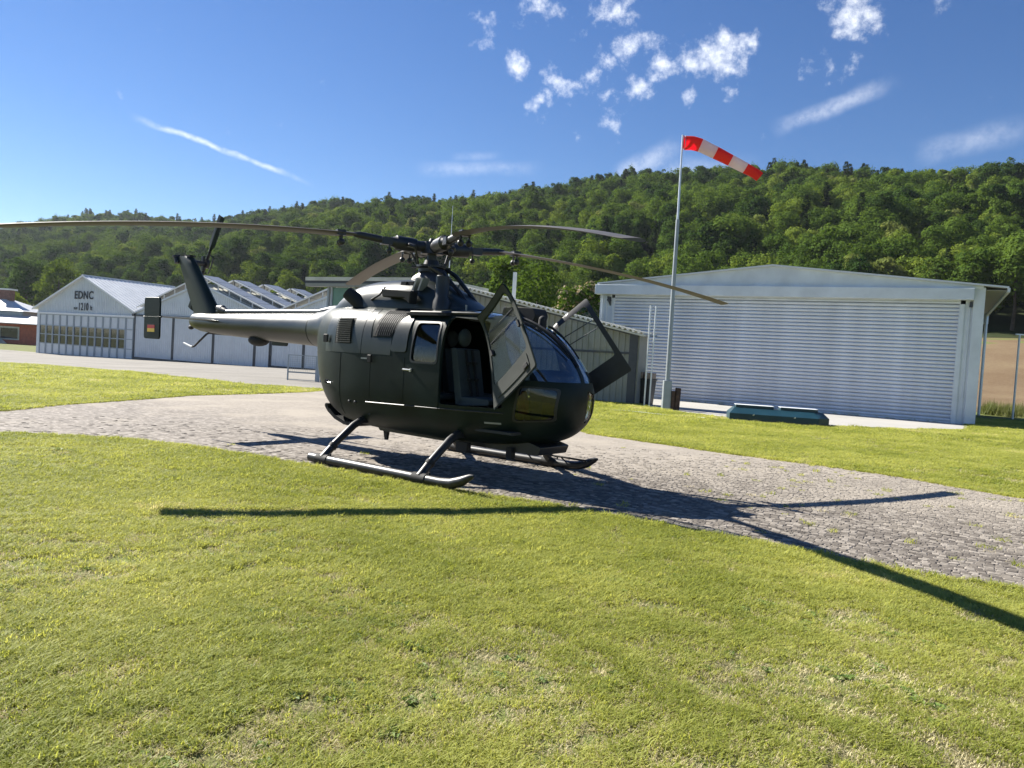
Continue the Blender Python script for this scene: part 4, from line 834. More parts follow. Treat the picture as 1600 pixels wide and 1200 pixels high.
# ---------------- roller-shutter hangar
hg = empty('shutter_hangar', (16.56, 28.71, 0), FRZ, 'low wide grey hangar closed by a full-width ribbed roller shutter', 'hangar')
prof_s = [(0, .002), (-.03, .022), (-.05, .055), (-.05, .090), (-.03, .118), (.012, .134)]
v = []
for x in (-13.74, -.10): v += [(x, .06+d, z) for d, z in prof_s]
sl_me = bpy.data.meshes.new('slat'); sl_me.from_pydata(v, [], [(i, i+1, 7+i, 6+i) for i in range(5)]); sl_me.materials.append(MT['galv'])
bm = bmesh.new(); bm.from_mesh(sl_me)
for f in bm.faces:
    f.smooth = True
    if f.normal.y > 0: f.normal_flip()
bm.to_mesh(sl_me); bm.free()
for k in range(31):
    o = bpy.data.objects.new('slat', sl_me); COL.objects.link(o); o.parent = hg; o.location = (0, random.gauss(0, .0015), .055+k*.1425); o.rotation_euler = (random.gauss(0, .012), 0, 0)
m = MB(); m.box(-13.76, -.08, .10, .12, .0, 4.72); m.build('shutter_backing', MT['trimgrey'], hg)
m = MB(); m.box(-13.74, -.1, .02, .075, .01, .06); m.build('bottom_bar', MT['galv'], hg)
for k in range(3):
    m = MB(); m.box(-13.74, -.06, -.03+.008*k, .05, 4.475+.085*k, 4.475+.085*k+.078); m.build('shutter_hood', MT['galv'], hg, bevel=.006)
for x0, x1 in ((-13.90, -13.74), (-.10, .10)):
    m = MB(); m.box(x0, x1, -.02, .10, 0, 4.46); m.box(x0+.03, x1-.03, -.05, -.02, 0, 4.46); m.build('guide_rail', MT['hangar'], hg)
for x0, x1 in ((-14.46, -13.90), (.10, .66)):
    m = MB(); m.box(x0, x1, .01, .16, 0, 4.75); m.box(x0+.12, x0+.16, -.03, .01, 0, 4.6); m.box(x0+.30, x0+.34, -.03, .01, 0, 4.6); m.build('corner_column', MT['hangar'], hg)
m = MB(); m.box(-14.0, -13.92, -.35, .0, 4.30, 4.36); m.prism([(-.35, 4.36), (0, 4.1), (0, 4.5), (-.35, 4.5)], -13.98, -13.94, 'x'); m.build('bracket', MT['darkframe'], hg)
m = MB(); m.box(.22, .32, -.08, .0, 4.35, 4.55); m.build('junction_box', MT['darkframe'], hg)
m = MB(); m.box(-14.62, .34, -.34, .0, 4.60, 5.03); m.build('fascia', MT['hangar'], hg, bevel=.01)
m = MB(); m.prism([(-14.5, 5.03), (.62, 5.03), (.62, 5.12), (-6.85, 5.86), (-14.5, 5.06)], -.18, .0); m.build('gable', MT['hangar'], hg)
m = MB(); m.prism([(-14.55, 5.06), (-6.85, 5.862), (1.40, 5.045), (1.40, 5.11), (-6.85, 5.93), (-14.55, 5.12)], -.30, 12.2); m.build('roof', MT['roofsheet'], hg)
m = MB(); corr(m, .1, 12.0, .66, lambda a: 0, lambda a: 5.1, .25, .03, 'y'); m.build('side_wall', MT['hangar'], hg)
m = MB(); m.box(.34, .70, -.12, .01, 0, 5.08); m.build('corner_trim', MT['hangar'], hg, bevel=.006)
m = MB(); m.box(-14.5, -14.42, .1, 12, 0, 5.05); m.build('side_wall', MT['hangar'], hg)
m = MB(); m.box(-14.5, .66, 11.9, 12, 0, 5.05); m.build('rear_wall', MT['hangar'], hg)
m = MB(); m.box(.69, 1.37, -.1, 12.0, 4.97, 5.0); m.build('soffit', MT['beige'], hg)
m = MB(); m.box(1.36, 1.44, -.32, 12.22, 4.90, 5.05); m.build('gutter', MT['hangar'], hg)
m = MB(); m.box(.69, 1.50, 11.6, 11.7, 4.55, 5.06); m.build('end_board', MT['hangar'], hg)
m = MB(); m.tube([(1.40, 11.55, 4.98), (1.40, 11.5, 4.6), (1.40, 11.5, .0)], .07, 10); m.build('downpipe', MT['alu'], hg, 40)
m = MB(); m.cyl((0, 0, 0), (0, 0, .02), .05, n=10); m.cyl((0, 0, 0), (0, 0, 4.0), .045, n=10); m.box(-.18, .18, -.05, .05, 3.96, 4.02)
o = m.build('floodlight_pole', MT['alu'], None, 40); o.location = (23.54, 36.0, g1(23.54, 36)-.02); tag(o, 'thin bare metal pole with a short crossbar, standing beyond the hangar corner', 'pole')

# ---------------- corrugated shed beside it, with a level-roofed part behind the helicopter
sh = empty('corrugated_shed', (4.62, 28.14, 0), FRZ, 'low beige corrugated shed with a sloping sheet roof', 'shed')
rk = lambda t: 2.60 - .203*t
m = MB(); corr(m, -8.9, -.35, .0, lambda a: .02, lambda a: rk(a)-.10, .24, .04); m.build('wall', MT['beige'], sh)
m = MB(); m.box(-.42, -.12, -.05, .10, 0, 2.6); m.box(-8.9, -.42, -.06, -.01, 1.84, 1.92); m.prism([(-8.9, rk(-8.9)-.14), (-.1, rk(-.1)-.12), (-.1, rk(-.1)-.02), (-8.9, rk(-8.9)-.04)], -.07, .0); m.build('steel_frame', MT['darkframe'], sh)
m = MB(); m.box(-.12, -.06, .02, 1.1, 0, 2.55); m.build('side_wall', MT['beige'], sh)
m = MB(); v = []; n = 44
for i in range(n*4+1):
    t = -9.0 + 9.25*i/(n*4); d = .07 if (i % 4) in (1, 2) else 0
    for y in (-.38, 1.3): v += [(t, y, rk(t)+d), (t, y, rk(t)+d+.02)]
f = []
for i in range(n*4):
    a, b = i*4, i*4+4; f += [(a, a+1, b+1, b), (a+1, a+3, b+3, b+1), (a+2, b+2, b+3, a+3), (a, b, b+2, a+2)]
m.add(v, f); m.build('roof_sheet', MT['cream'], sh)
m = MB(); m.prism([(-9.0, rk(-9.0)-.06), (.2, rk(.2)-.06), (.2, rk(.2)-.005), (-9.0, rk(-9.0)-.005)], -.36, -.30); m.build('verge_board', MT['cream'], sh)
m = MB(); m.box(-16.2, -8.95, -.35, 4, 4.42, 4.58); m.build('flat_roof', MT['cream'], sh)
m = MB(); m.box(-16.25, -8.93, -.30, -.1, 4.30, 4.42); m.build('roof_gap_shade_strip', MT['darkframe'], sh)  # solid dark strip standing in for the shade under the roof edge
m = MB(); m.box(-16.2, -8.95, -.33, .0, 4.16, 4.30); m.build('fascia', MT['beige'], sh)
m = MB(); corr(m, -13.5, -8.9, .02, lambda a: 0, lambda a: 4.16, .24, .04); m.build('wall', MT['beige'], sh)
m = MB(); m.box(-14.85, -13.55, -.02, .03, .4, 4.14); m.build('green_panel', MT['greenglass'], sh)
m = MB()
for x in (-15.1, -14.88, -13.55): m.box(x, x+.09, -.06, .06, 0, 4.16)
m.build('mullion', MT['trimgrey'], sh)
m = MB(); m.box(-16.0, -8.95, 3.8, 3.9, 0, 4.4); m.box(-9.0, -8.9, .05, 3.8, 0, 4.4); m.build('rear_wall', MT['beige'], sh)
m = MB(); m.prism([(-8.9, 0), (-.12, 0), (-.12, 2.52), (-8.9, rk(-8.9)-.1)], 1.0, 1.06); m.build('rear_wall', MT['beige'], sh)

m = MB(); m.box(-.06, .06, -.06, .06, 3.0, 4.95); o = m.build('vent_pipe', MT['white'], None); p_ = np.array([4.62, 28.14])+Dv*-5.85+Bv*.8; o.location = (p_[0], p_[1], 0); o.rotation_euler.z = FRZ
tag(o, 'square white vent pipe rising through the shed roof', 'pipe')
m = MB(); m.tube([(0, 0, 4.4), (0, 0, 6.2), (0, 0, 7.95)], [.025, .018, .008], 6); o = m.build('antenna_mast', MT['alu'], None); p_ = np.array([4.62, 28.14])+Dv*-9.55+Bv*1.5; o.location = (p_[0], p_[1], 0)
tag(o, 'thin pale whip antenna standing on the flat shed roof', 'antenna')

# ---------------- old gabled hangars in a row
P0 = np.array([-54.83, 88.33])
def facade(t): p = P0+Dv*t; return p
base_z = lambda t: -1.42 + .0125*t
def solid_gable(root, t0, t1, ze, za, y0, dep, mat_wall, zlow, pitch=.3):
    mid = (t0+t1)/2; top = lambda a: ze+(za-ze)*(1-abs(a-mid)/((t1-t0)/2))
    m = MB(); corr(m, t0, t1, y0, lambda a: zlow, top, pitch, .05); m.build('gable_wall', mat_wall, root)
    m = MB(); m.box(t0, t0+.08, y0, y0+dep, -2, ze); m.box(t1-.08, t1, y0, y0+dep, -2, ze); m.build('side_wall', mat_wall, root)
    m = MB(); m.prism([(t0, -2), (t1, -2), (t1, ze), (mid, za), (t0, ze)], y0+dep-.1, y0+dep); m.build('rear_wall', mat_wall, root)
    return mid, top
def ribroof(root, ta, za, tb, zb, y0, y1, mat_, rib=.5, th=.06, name='roof_sheet'):
    """sheet roof slope with ribs running down the slope"""
    m = MB(); n = int((y1-y0)/rib); v = []; up_ = .07
    pts = []
    for k in range(n):
        y = y0+(y1-y0)*k/n; p = (y1-y0)/n
        for t, d in ((0, 0), (.7, 0), (.78, 1), (.92, 1)): pts.append((y+p*t, d*up_))
    pts.append((y1, 0))
    for y, d in pts: v += [(ta, y, za+d), (tb, y, zb+d)]
    f = [(2*i, 2*i+1, 2*i+3, 2*i+2) for i in range(len(pts)-1)]; m.add(v, f)
    m.prism([(ta, za-th), (tb, zb-th), (tb, zb-.005), (ta, za-.005)], y0, y1)
    return m.build(name, mat_, root)

h1 = empty('gabled_hangar', (P0[0], P0[1], 0), FRZ, 'pale gabled hangar with glazed folding doors and EDNC lettering', 'hangar')
E0, E1, ZE, ZA = 0., 17.35, 3.78, 7.40
mid, top = solid_gable(h1, E0, E1, ZE, ZA, 0, 11, MT['hangar_l'], 3.22)
ribroof(h1, mid, ZA+.06, E1+.25, ZE-.04, -.4, 11.2, MT['roofsheet']); ribroof(h1, mid, ZA+.06, E0-.5, ZE-.15, -.4, 11.2, MT['roofsheet'])
m = MB(); m.prism([(E0-.5, ZE-.27), (mid, ZA-.08), (E1+.25, ZE-.16), (E1+.25, ZE+.02), (mid, ZA+.10), (E0-.5, ZE-.09)], -.45, -.40); m.build('verge_trim', MT['white'], h1)
m = MB(); m.box(mid-.15, mid+.15, -.4, 11.2, ZA+.05, ZA+.15); m.build('ridge_cap', MT['roofsheet'], h1)
m = MB(); m.box(.2, 17.4, -.22, .0, 3.12, 3.32); m.build('door_track', MT['white'], h1)
m = MB(); m.box(-.1, .55, -.03, .08, -1.9, 3.2); m.build('corner_panel', MT['hangar_l'], h1)
for k in range(13):
    x0 = .60+k*1.284; x1 = x0+1.284; b = base_z((x0+x1)/2)-.06; dp = empty('door_leaf'); dp.parent = h1
    m = MB()
    m.box(x0+.02, x0+.12, -.16, -.04, b, 3.12); m.box(x1-.12, x1-.02, -.16, -.04, b, 3.12)
    for z in (b+.02, -.25, .78, 1.80, 3.02): m.box(x0+.12, x1-.12, -.15, -.05, z, z+.10)
    m.build('frame', MT['trimgrey'], dp)
    m = MB(); m.box(x0+.1, x1-.1, -.10, -.07, b, -.2); m.box(x0+.1, x1-.1, -.10, -.07, 1.85, 3.05); m.build('infill_panel', MT['doorgrey'], dp)
    if k < 12:
        for z in (-.15, .88):
            m = MB(); m.box(x0+.1, x1-.1, -.095, -.08, z, z+.93); o = m.build('pane', MT['wglass'], dp)
            o.rotation_euler.z = random.gauss(0, .0)
    else:
        m = MB(); m.box(x0+.1, x1-.1, -.10, -.07, -.2, 1.85); m.build('infill_panel', MT['doorgrey'], dp)
text('lettering_code', 'EDNC', .85, (6.85, -.075, 4.93), MT['letter'], h1, .02, .022, .96)
text('lettering_elevation', '1210', .82, (7.62, -.075, 3.68), MT['letter'], h1, .02, .012, .72)
text('lettering_unit', 'ft', .50, (9.75, -.075, 3.72), MT['letter'], h1, .02, .0, .8)
text('lettering_prefix', 'ELEV', .24, (6.85, -.075, 3.74), MT['letter'], h1, .02, .0, .8)
m = MB(); m.box(17.2, 17.5, -.3, -.05, 3.3, 3.55); m.build('lamp_box', MT['darkframe'], h1)

def saw_hangar(t0, t1, label, joints, ndep=4, left=True):
    h = empty('sawtooth_hangar', (P0[0], P0[1], 0), FRZ, label, 'hangar', 'gabled hangars carrying solar racks')
    ze, za = 3.72, 6.75
    mid, top = solid_gable(h, t0, t1, ze, za, 0, 18, MT['hangar_l'], 3.35)
    ribroof(h, mid, za+.05, t1, ze+.02, -.15, 18, MT['cream'], .6); ribroof(h, mid, za+.05, t0, ze+.02, -.15, 18, MT['cream'], .6)
    m = MB(); m.prism([(t0, ze-.15), (mid, za-.12), (t1, ze-.15), (t1, ze+.02), (mid, za+.06), (t0, ze+.02)], -.22, -.15); m.build('verge_trim', MT['hangar_l'], h)
    zl, hw = .68, (t1-t0)/2
    for q in range(ndep):
        y0 = q*4.0-.1; 
        for sg in (-1, 1):
            e = mid+sg*(hw-.2); zz = za+zl; ze_ = ze+.45; rack = empty('solar_rack'); rack.parent = h
            m = MB(); m.prism([(mid+sg*.15, zz), (e, ze_), (e, ze_+.12), (mid+sg*.15, zz+.12)], y0-.03, y0+.07); m.prism([(mid+sg*.15, zz), (e, ze_), (e, ze_+.12), (mid+sg*.15, zz+.12)], y0+1.9, y0+2.0)
            for k in range(6):
                f_ = (k+.4)/6; x = mid+sg*(.15+(hw-.35)*f_); z = zz+(ze_-zz)*f_; m.box(x-.04, x+.04, y0+.1, y0+.18, z-.72, z)
            m.build('rack_rail', MT['white'], rack)
            for k in range(5):
                fa, fb = k/5+.005, (k+1)/5-.005; xa = mid+sg*(.15+(hw-.35)*fa); xb = mid+sg*(.15+(hw-.35)*fb); za_ = zz+(ze_-zz)*fa+.125; zb_ = zz+(ze_-zz)*fb+.125
                m = MB(); m.prism([(xa, za_), (xb, zb_), (xb, zb_+.05), (xa, za_+.05)], y0+.08, y0+1.9); m.build('solar_panel', MT['solar'], rack)
        m = MB(); m.cyl((mid, y0+.15, za), (mid, y0+.15, za+zl), .05, n=6); m.build('ridge_prop', MT['darkframe'], h)
    js = [t0]+joints+[t1]
    for a, b in zip(js[:-1], js[1:]):
        lf = empty('door_leaf'); lf.parent = h; bb = base_z((a+b)/2)+.1
        m = MB(); corr(m, a+.1, b-.1, -.10, lambda q: bb, lambda q: 3.3, .30, .03); m.build('door_sheet', MT['doorgrey'], lf)
        m = MB(); m.box(a+.02, a+.14, -.16, -.05, bb-.25, 3.35); m.box(b-.14, b-.02, -.16, -.05, bb-.25, 3.35); m.build('door_frame', MT['darkframe'], lf)
    m = MB(); m.box(t0, t1, -.20, -.02, 3.34, 3.46); m.build('door_track', MT['darkframe'], h)
    m = MB(); m.box(t0, t1, -.22, .0, -2.0, base_z((t0+t1)/2)+.16); m.build('plinth', MT['darkframe'], h)
    return h
saw_hangar(17.4, 36.9, 'gabled hangar with roof solar racks and plain ribbed doors, beside the lettered hangar', [23.45, 29.3, 34.9])
saw_hangar(36.95, 56.4, 'gabled hangar with solar racks, half hidden behind the flat-roofed shed', [41.0, 46.8, 52])

# ---------------- red house far left
rh = empty('red_house', (-77.2, 124.3, -1.45), RAD(-4), 'long low red-walled house with white roofs and a brick chimney', 'house')
m = MB(); m.box(-40, .2, 0, 12, 0, 3.4); m.build('wall', MT['brick'], rh)
m = MB(); m.prism([(-.9, 3.3), (3.6, 4.55), (3.6, 4.7), (-.9, 3.45)], -40.5, .9, 'x'); m.build('lower_roof', MT['wroof'], rh)
m = MB(); m.box(-40, -5.2, 3.5, 11, 4.3, 5.5); m.build('clerestory', MT['trimgrey'], rh)
m = MB(); m.add([(-41, 2.9, 5.45), (-4.6, 2.9, 5.45), (-41, 11.6, 5.45), (-4.6, 11.6, 5.45), (-41, 7.2, 8.2), (-12, 7.2, 8.0)], [(0, 1, 5, 4), (1, 3, 5), (3, 2, 4, 5), (2, 0, 4), (0, 2, 3, 1)]); m.build('upper_roof', MT['wroof'], rh)
m = MB(); m.box(-11.6, -9.6, 6.2, 7.4, 6.4, 9.0); ch_ = m.build('chimney', MT['brickd'], rh)
m = MB(); m.box(-11.9, -9.3, 5.9, 7.7, 9.0, 9.25); m.build('chimney_cap', MT['white'], ch_)
for x0, x1, z0, z1, gl in ((-6.2, -3.2, .9, 2.6, 'wglass'), (-14.0, -10.2, .4, 2.7, 'wglass'), (-20.5, -16.3, .2, 2.9, 'wglass')):
    wn = MB(); wn.box(x0-.2, x1+.2, -.12, .0, z1, z1+.25); wn.box(x0-.2, x1+.2, -.12, 0, z0-.2, z0); wn.box(x0-.2, x0, -.12, 0, z0, z1); wn.box(x1, x1+.2, -.12, 0, z0, z1); wf = wn.build('window', MT['cream'], rh)
    m = MB(); m.box(x0, x1, -.06, -.02, z0, z1); m.build('pane', MT[gl], wf)
m = MB(); m.box(-19.4, -16.6, -.2, -.02, 0, 1.5); m.build('door', MT['white'], rh)
m = MB(); m.box(-15.2, -14.4, -1.6, -1.0, 0, 2.9); m.build('porch_post', MT['cream'], rh)
m = MB(); m.prism([(-9.5, 0), (-4.5, 0), (-6.0, 1.1), (-10.5, 1.3)], -3.2, -.6); o = m.build('stone_ramp', MT['cream'], None); o.location = (-77.2, 124.3, -1.45); o.rotation_euler.z = RAD(-4); tag(o, 'pale stone ramp block lying in front of the red house', 'ramp')

# ================================================================ smaller things
# windsock
ws = empty('windsock', (5.33, 26.39, 0), 0, 'tall grey mast flying a red and white striped windsock', 'windsock')
m = MB(); m.box(-.14, .14, -.12, .12, -.05, 1.0); m.build('base_post', MT['post'], ws, bevel=.01)
m = MB(); m.tube([(0, 0, .9), (-.02, 0, 3.5), (-.03, 0, 6.5)], [.085, .072, .062], 14); m.build('lower_mast', MT['post'], ws, 40)
m = MB(); m.tube([(-.03, 0, 6.4), (-.05, 0, 8.8), (-.05, 0, 9.35)], [.042, .03, .025], 10); m.cyl((-.05, 0, 8.8), (-.05, 0, 9.36), .034, n=10); m.build('upper_mast', MT['alu'], ws, 40)
MT['sockr'] = leafmat('sock_red', (.52, .05, .03), (.60, .075, .045), .45, 2., trc=1.3); MT['sockw'] = leafmat('sock_white', (.62, .58, .58), (.70, .66, .66), .45, 2., trc=1.1)
cl = [(0, 0, 9.1), (.28, -.02, 9.10), (.52, -.04, 9.04), (.95, -.08, 8.86), (1.3, -.10, 8.71), (1.75, -.12, 8.51), (2.1, -.13, 8.35), (2.45, -.14, 8.17), (2.6, -.14, 8.06)]
cl = [Vector(c) for c in cl]; lens = [0]
for a, b in zip(cl[:-1], cl[1:]): lens.append(lens[-1]+(b-a).length)
def sockp(u):
    L_ = u*lens[-1]; k = max(i for i in range(len(lens)-1) if lens[i] <= L_+1e-9); return cl[k].lerp(cl[k+1], (L_-lens[k])/(lens[k+1]-lens[k]))
for b in range(5):
    us_ = np.linspace(b/5, (b+1)/5, 9); v = []; n = 20
    for u in us_:
        c = sockp(u); d = (sockp(min(1, u+.03))-sockp(max(0, u-.03))).normalized(); s1 = Vector((0, 1, 0)); s1 = (s1-d*s1.dot(d)).normalized(); s2 = d.cross(s1); r = .235-.07*u
        for k in range(n):
            t = 2*math.pi*k/n; rr_ = r*(1+.05*math.sin(3*t+9*u)+.05*math.sin(5*t-14*u)*(u+.2)); v.append(c+s1*(rr_*.8*math.cos(t))+s2*(rr_*math.sin(t)))
    MB().add(v, [(i*n+k, i*n+(k+1) % n, (i+1)*n+(k+1) % n, (i+1)*n+k) for i in range(8) for k in range(n)]).build('sock_band', MT['sockr' if b % 2 == 0 else 'sockw'], ws, 60)
m = MB(); m.tube([(.02+.235*0, .19*math.cos(t), 9.1+.235*math.sin(t)) for t in np.linspace(0, 2*math.pi, 21)], .012, 6); m.build('sock_ring', MT['post'], ws)
m = MB(); m.box(.14, .26, -.20, .02, -.02, .66); m.box(.27, .42, -.22, .04, -.02, .78, Matrix.Rotation(RAD(1.5), 4, 'Y')); o = m.build('sleeper_stub', MT['rust'], None, bevel=.01); o.location = (5.33, 26.39, 0); tag(o, 'weathered brown timber stubs standing against the windsock foot', 'timber')

# teal chest at the slab edge
tx = empty('lidded_chest', (7.95, 22.85, .0), RAD(-11.0), 'long low dark teal chest with sloping shoulders and two pale lids', 'chest')
def chamf(hx, hy, z0, z1, z2, cx, cy):
    a = [(-hx, -hy), (hx-.35, -hy), (hx, -hy+.35), (hx, hy), (-hx, hy)]; b = [(-hx+cx, -hy+cy), (hx-.35-cx*.6, -hy+cy), (hx-cx, -hy+.35+cy*.5), (hx-cx, hy-cy*.4), (-hx+cx, hy-cy*.4)]
    v = [(x, y, z0) for x, y in a]+[(x, y, z1) for x, y in a]+[(x, y, z2) for x, y in b]; n = 5
    return MB().add(v, [(i, (i+1) % n, n+(i+1) % n, n+i) for i in range(n)]+[(n+i, n+(i+1) % n, 2*n+(i+1) % n, 2*n+i) for i in range(n)]+[tuple(range(2*n, 3*n)), tuple(range(n-1, -1, -1))])
chamf(1.42, .55, -.03, .24, .40, .16, .35).build('body', MT['teal'], tx)
for x0, x1 in ((-1.22, -.14), (.06, 1.10)):
    m = MB(); m.box(x0, x1, -.16, .34, .40, .475); m.build('lid', MT['teal'], tx)
    m = MB(); m.box(x0-.01, x1+.01, -.17, .35, .4765, .487); m.build('lid_top', MT['white'], tx)
m = MB()
for x in (-.75, .40): m.prism([(x-.03, .215), (x+.03, .245), (x+.02, .20)], -.57, -.545)
m.build('hasp', MT['bright'], tx)

# posts and bins at the shed corner
for dx_, lean, lab in ((-.06, .0, 'slim metal tube upright nearest the shed wall'), (.10, .02, 'slim metal tube upright nearest the windsock')):
    m = MB(); m.tube([(0, 0, -.03), (lean, 0, 3.62)], .03, 10); m.box(-.12, .12, -.1, .1, -.02, .012); o = m.build('metal_upright', MT['alu'], None, 40); o.location = (4.84+dx_*1.1, 27.5, 0); tag(o, lab, 'post')
bn = empty('waste_bin', (5.0, 28.75, 0), FRZ, 'black wheeled bin behind the metal uprights, planks lying on its lid', 'bin')
m = MB(); m.add([(-.24, -.26, 0), (.24, -.26, 0), (.24, .26, 0), (-.24, .26, 0), (-.30, -.33, .92), (.30, -.33, .92), (.30, .33, .92), (-.30, .33, .92)], [(3,2,1,0),(4,5,6,7),(0,1,5,4),(1,2,6,5),(2,3,7,6),(3,0,4,7)]); m.build('body', MT['bin'], bn, bevel=.01)
m = MB(); m.box(-.33, .33, -.36, .36, .92, .98); m.build('lid', MT['bin'], bn, bevel=.01)
m = MB(); m.box(-.31, -.05, -.3, .25, .985, 1.22); m.box(.02, .31, -.3, .22, .985, 1.20); o = m.build('plank_bundle', MT['gwood'], None, bevel=.01); o.location = (5.0, 28.75, 0); o.rotation_euler.z = FRZ; tag(o, 'two grey-brown timber offcuts lying on the black bin', 'timber')

# steel mesh barrier on the yard
ga = empty('mesh_barrier', (-9.01, 30.81, g1(-9, 30.8)+.01), RAD(-4.5), 'small galvanised steel mesh barrier standing on the grey yard', 'barrier')
for x in (0, 1.22):
    m = MB(); m.box(x-.025 if x == 0 else x-.09, x+.025 if x == 0 else x+.09, -.025, .025, 0, 1.03); m.build('post', MT['trimgrey'], ga)
m = MB(); m.box(0, 1.2, -.015, .015, 1.0, 1.03); m.box(0, 1.2, -.02, .02, .30, .36); m.box(0, 1.2, -.015, .015, .02, .045); m.build('rail', MT['post'], ga)
m = MB()
for k in range(1, 14): m.box(.09*k-.003, .09*k+.003, -.004, .004, .36, 1.0)
for k in range(1, 8): m.box(0, 1.2, -.008, -.002, .36+.08*k-.003, .36+.08*k+.003)
m.build('wire_mesh', MT['post'], ga)
m = MB(); m.box(1.34, 1.62, -.03, .03, .34, .40); m.box(1.34, 1.40, -.03, .03, 0, .6); m.box(1.34, 1.62, -.03, .03, .12, .17); m.build('side_stub', MT['post'], ga)
# pale hose on the lawn
m = MB(); m.tube([(2.9, 23.6, .03), (3.55, 23.75, .035), (4.15, 23.3, .035), (4.7, 22.9, .03), (5.3, 23.0, .035), (5.75, 22.6, .03)], .022, 6); o = m.build('garden_hose', MT['hose'], None, 40); tag(o, 'pale hose lying across the lawn in front of the shed', 'hose')

# ================================================================ trees and forest
def leafcloud(r, lobes, n, size, up_bias=.25, inner=.55):
    """leaf clumps through the volume of lobes (centre, radii)"""
    v, f = [], []; vol = np.array([l[1][0]*l[1][1]+l[1][0]*l[1][2] for l in lobes]); pr_ = vol/vol.sum()
    ids = r.choice(len(lobes), n, p=pr_)
    for i in ids:
        c, rd = lobes[i]; d = r.normal(size=3); d /= np.linalg.norm(d)+1e-9
        if d[2] < -.55: d[2] *= -.6
        rr_ = inner+(1-inner)*r.random()**.45; rr_ *= 1+.14*r.normal()*.6
        p = np.array(c)+d*np.array(rd)*rr_
        nrm = d*1.15+r.normal(size=3)*.42+np.array([0, 0, up_bias]); nrm /= np.linalg.norm(nrm)
        a = np.cross(nrm, r.normal(size=3)); a /= np.linalg.norm(a)+1e-9; b = np.cross(nrm, a); s = size*r.uniform(.55, 1.25); k = len(v)
        q = r.uniform(.45, .8)
        v += [tuple(p-a*s-b*s*.25*q), tuple(p-a*s*.2-b*s*q), tuple(p+a*s-b*s*.1), tuple(p+a*s*.25+b*s*q)]; f.append((k, k+1, k+2, k+3))
    return v, f
def crown_lobes(r, R, H, z0, nl):
    lobes = [((0, 0, z0+H*.5), (R*.72, R*.72, H*.42))]
    for k in range(nl):
        a = r.uniform(0, 6.283); t = r.uniform(.05, 1); rad = R*(.62 if t < .75 else .42)*r.uniform(.6, 1.3); s = R*r.uniform(.2, .5)
        lobes.append(((rad*math.cos(a), rad*math.sin(a), z0+H*(.15+.75*t)), (s, s, s*r.uniform(.7, 1.0))))
    return lobes
LG = [('dark', (.030, .060, .017), (.064, .110, .027)), ('mid', (.056, .102, .020), (.118, .178, .036)), ('light', (.096, .148, .025), (.178, .235, .048)), ('pale', (.13, .17, .045), (.22, .24, .08))]
for n_, a, b in LG: MT['leaf_'+n_] = leafmat('leaf_'+n_, a, b, .36, .05, spec=.0, rough=.9)
MT['needle'] = leafmat('needles', (.026, .050, .020), (.050, .080, .028), .2, .05, spec=0)
MT['blossom'] = leafmat('blossom', (.16, .14, .07), (.34, .28, .17), .35, .6)
r2 = np.random.default_rng(21)
fcol = bpy.data.collections.new('forest_sources')
def tree_src(coll, name, r, R, H, z0, nl, n, size, mt): 
    v, f = leafcloud(r, crown_lobes(r, R, H, z0, nl), n, size); return source(coll, name, v, f, mt)
spec = [('dark', 5.0, 15), ('mid', 5.6, 12), ('mid', 3.8, 16), ('light', 5.2, 11), ('mid', 6.4, 14), ('light', 3.6, 13), ('dark', 3.9, 16), ('pale', 4.2, 11)]
for i, (n_, R, H) in enumerate(spec): tree_src(fcol, 'crown_%02d' % i, r2, R, H, 4.5, 20, 3600, .36, MT['leaf_'+n_])
def conifer(r, R, H, n, size):
    v, f = [], []
    for k in range(n):
        t = 1-math.sqrt(r.random()*.98+.02); z = 2+H*t; tier = .72+.28*math.cos(t*34); rad = R*(1-t)*tier*(.35+.65*r.random()); a = r.uniform(0, 6.283)
        p = np.array([rad*math.cos(a), rad*math.sin(a), z-rad*.25]); o_ = np.array([math.cos(a), math.sin(a), -.35]); s = size*r.uniform(.5, 1.2); sd_ = np.array([-math.sin(a), math.cos(a), 0])*s*.45; i = len(v)
        v += [tuple(p-sd_), tuple(p+o_*s*.5-sd_*.6), tuple(p+o_*s), tuple(p+sd_)]; f.append((i, i+1, i+2, i+3))
    return v, f
for i in (8, 9): v, f = conifer(r2, 3.6, 18, 2200, .8); source(fcol, 'crown_%02d' % i, v, f, MT['needle'])
# positions over the hill, clear of the front row
du = []
for d_ in np.arange(9, 330, 5.8):
    step = 6.0
    for u_ in np.arange(-760, 430, step): du.append((u_+r2.normal(0, 2.0), d_+r2.normal(0, 2.0)))
du = np.array(du); Xf = fx+.86*du[:, 0]+.51*du[:, 1]; Yf = fy-.51*du[:, 0]+.86*du[:, 1]
kp = (np.abs(Xf) < .80*Yf+40) & (Yf > 40); Xf, Yf, dd = Xf[kp], Yf[kp], du[kp, 1]
n = len(Xf); PQ = np.column_stack([Xf, Yf]); pn = vnoise(PQ, 1/38., 4)*.6+vnoise(PQ, 1/13., 6)*.4
pick = np.where(pn < .36, r2.choice([0, 6, 2], n), np.where(pn < .55, r2.choice([1, 2, 4, 0], n), r2.choice([3, 4, 5, 1, 7, 3], n)))
con = r2.random(n) < np.where(dd > 185, .24*vnoise(PQ, 1/45., 8)+.02, .03); pick[con] = r2.choice([8, 9], con.sum())
scl = r2.uniform(.52, 1.12, n)*np.where(con, 1.18, 1)*(.8+.35*vnoise(PQ, 1/20., 12))
fo = scatter('hillside_forest', np.column_stack([Xf, Yf, gz(Xf, Yf)-1.2]), fcol, scl, pick, r2.uniform(0, 6.283, n))
tag(fo, 'dense mixed green forest covering the whole hillside', 'forest', kind='stuff')

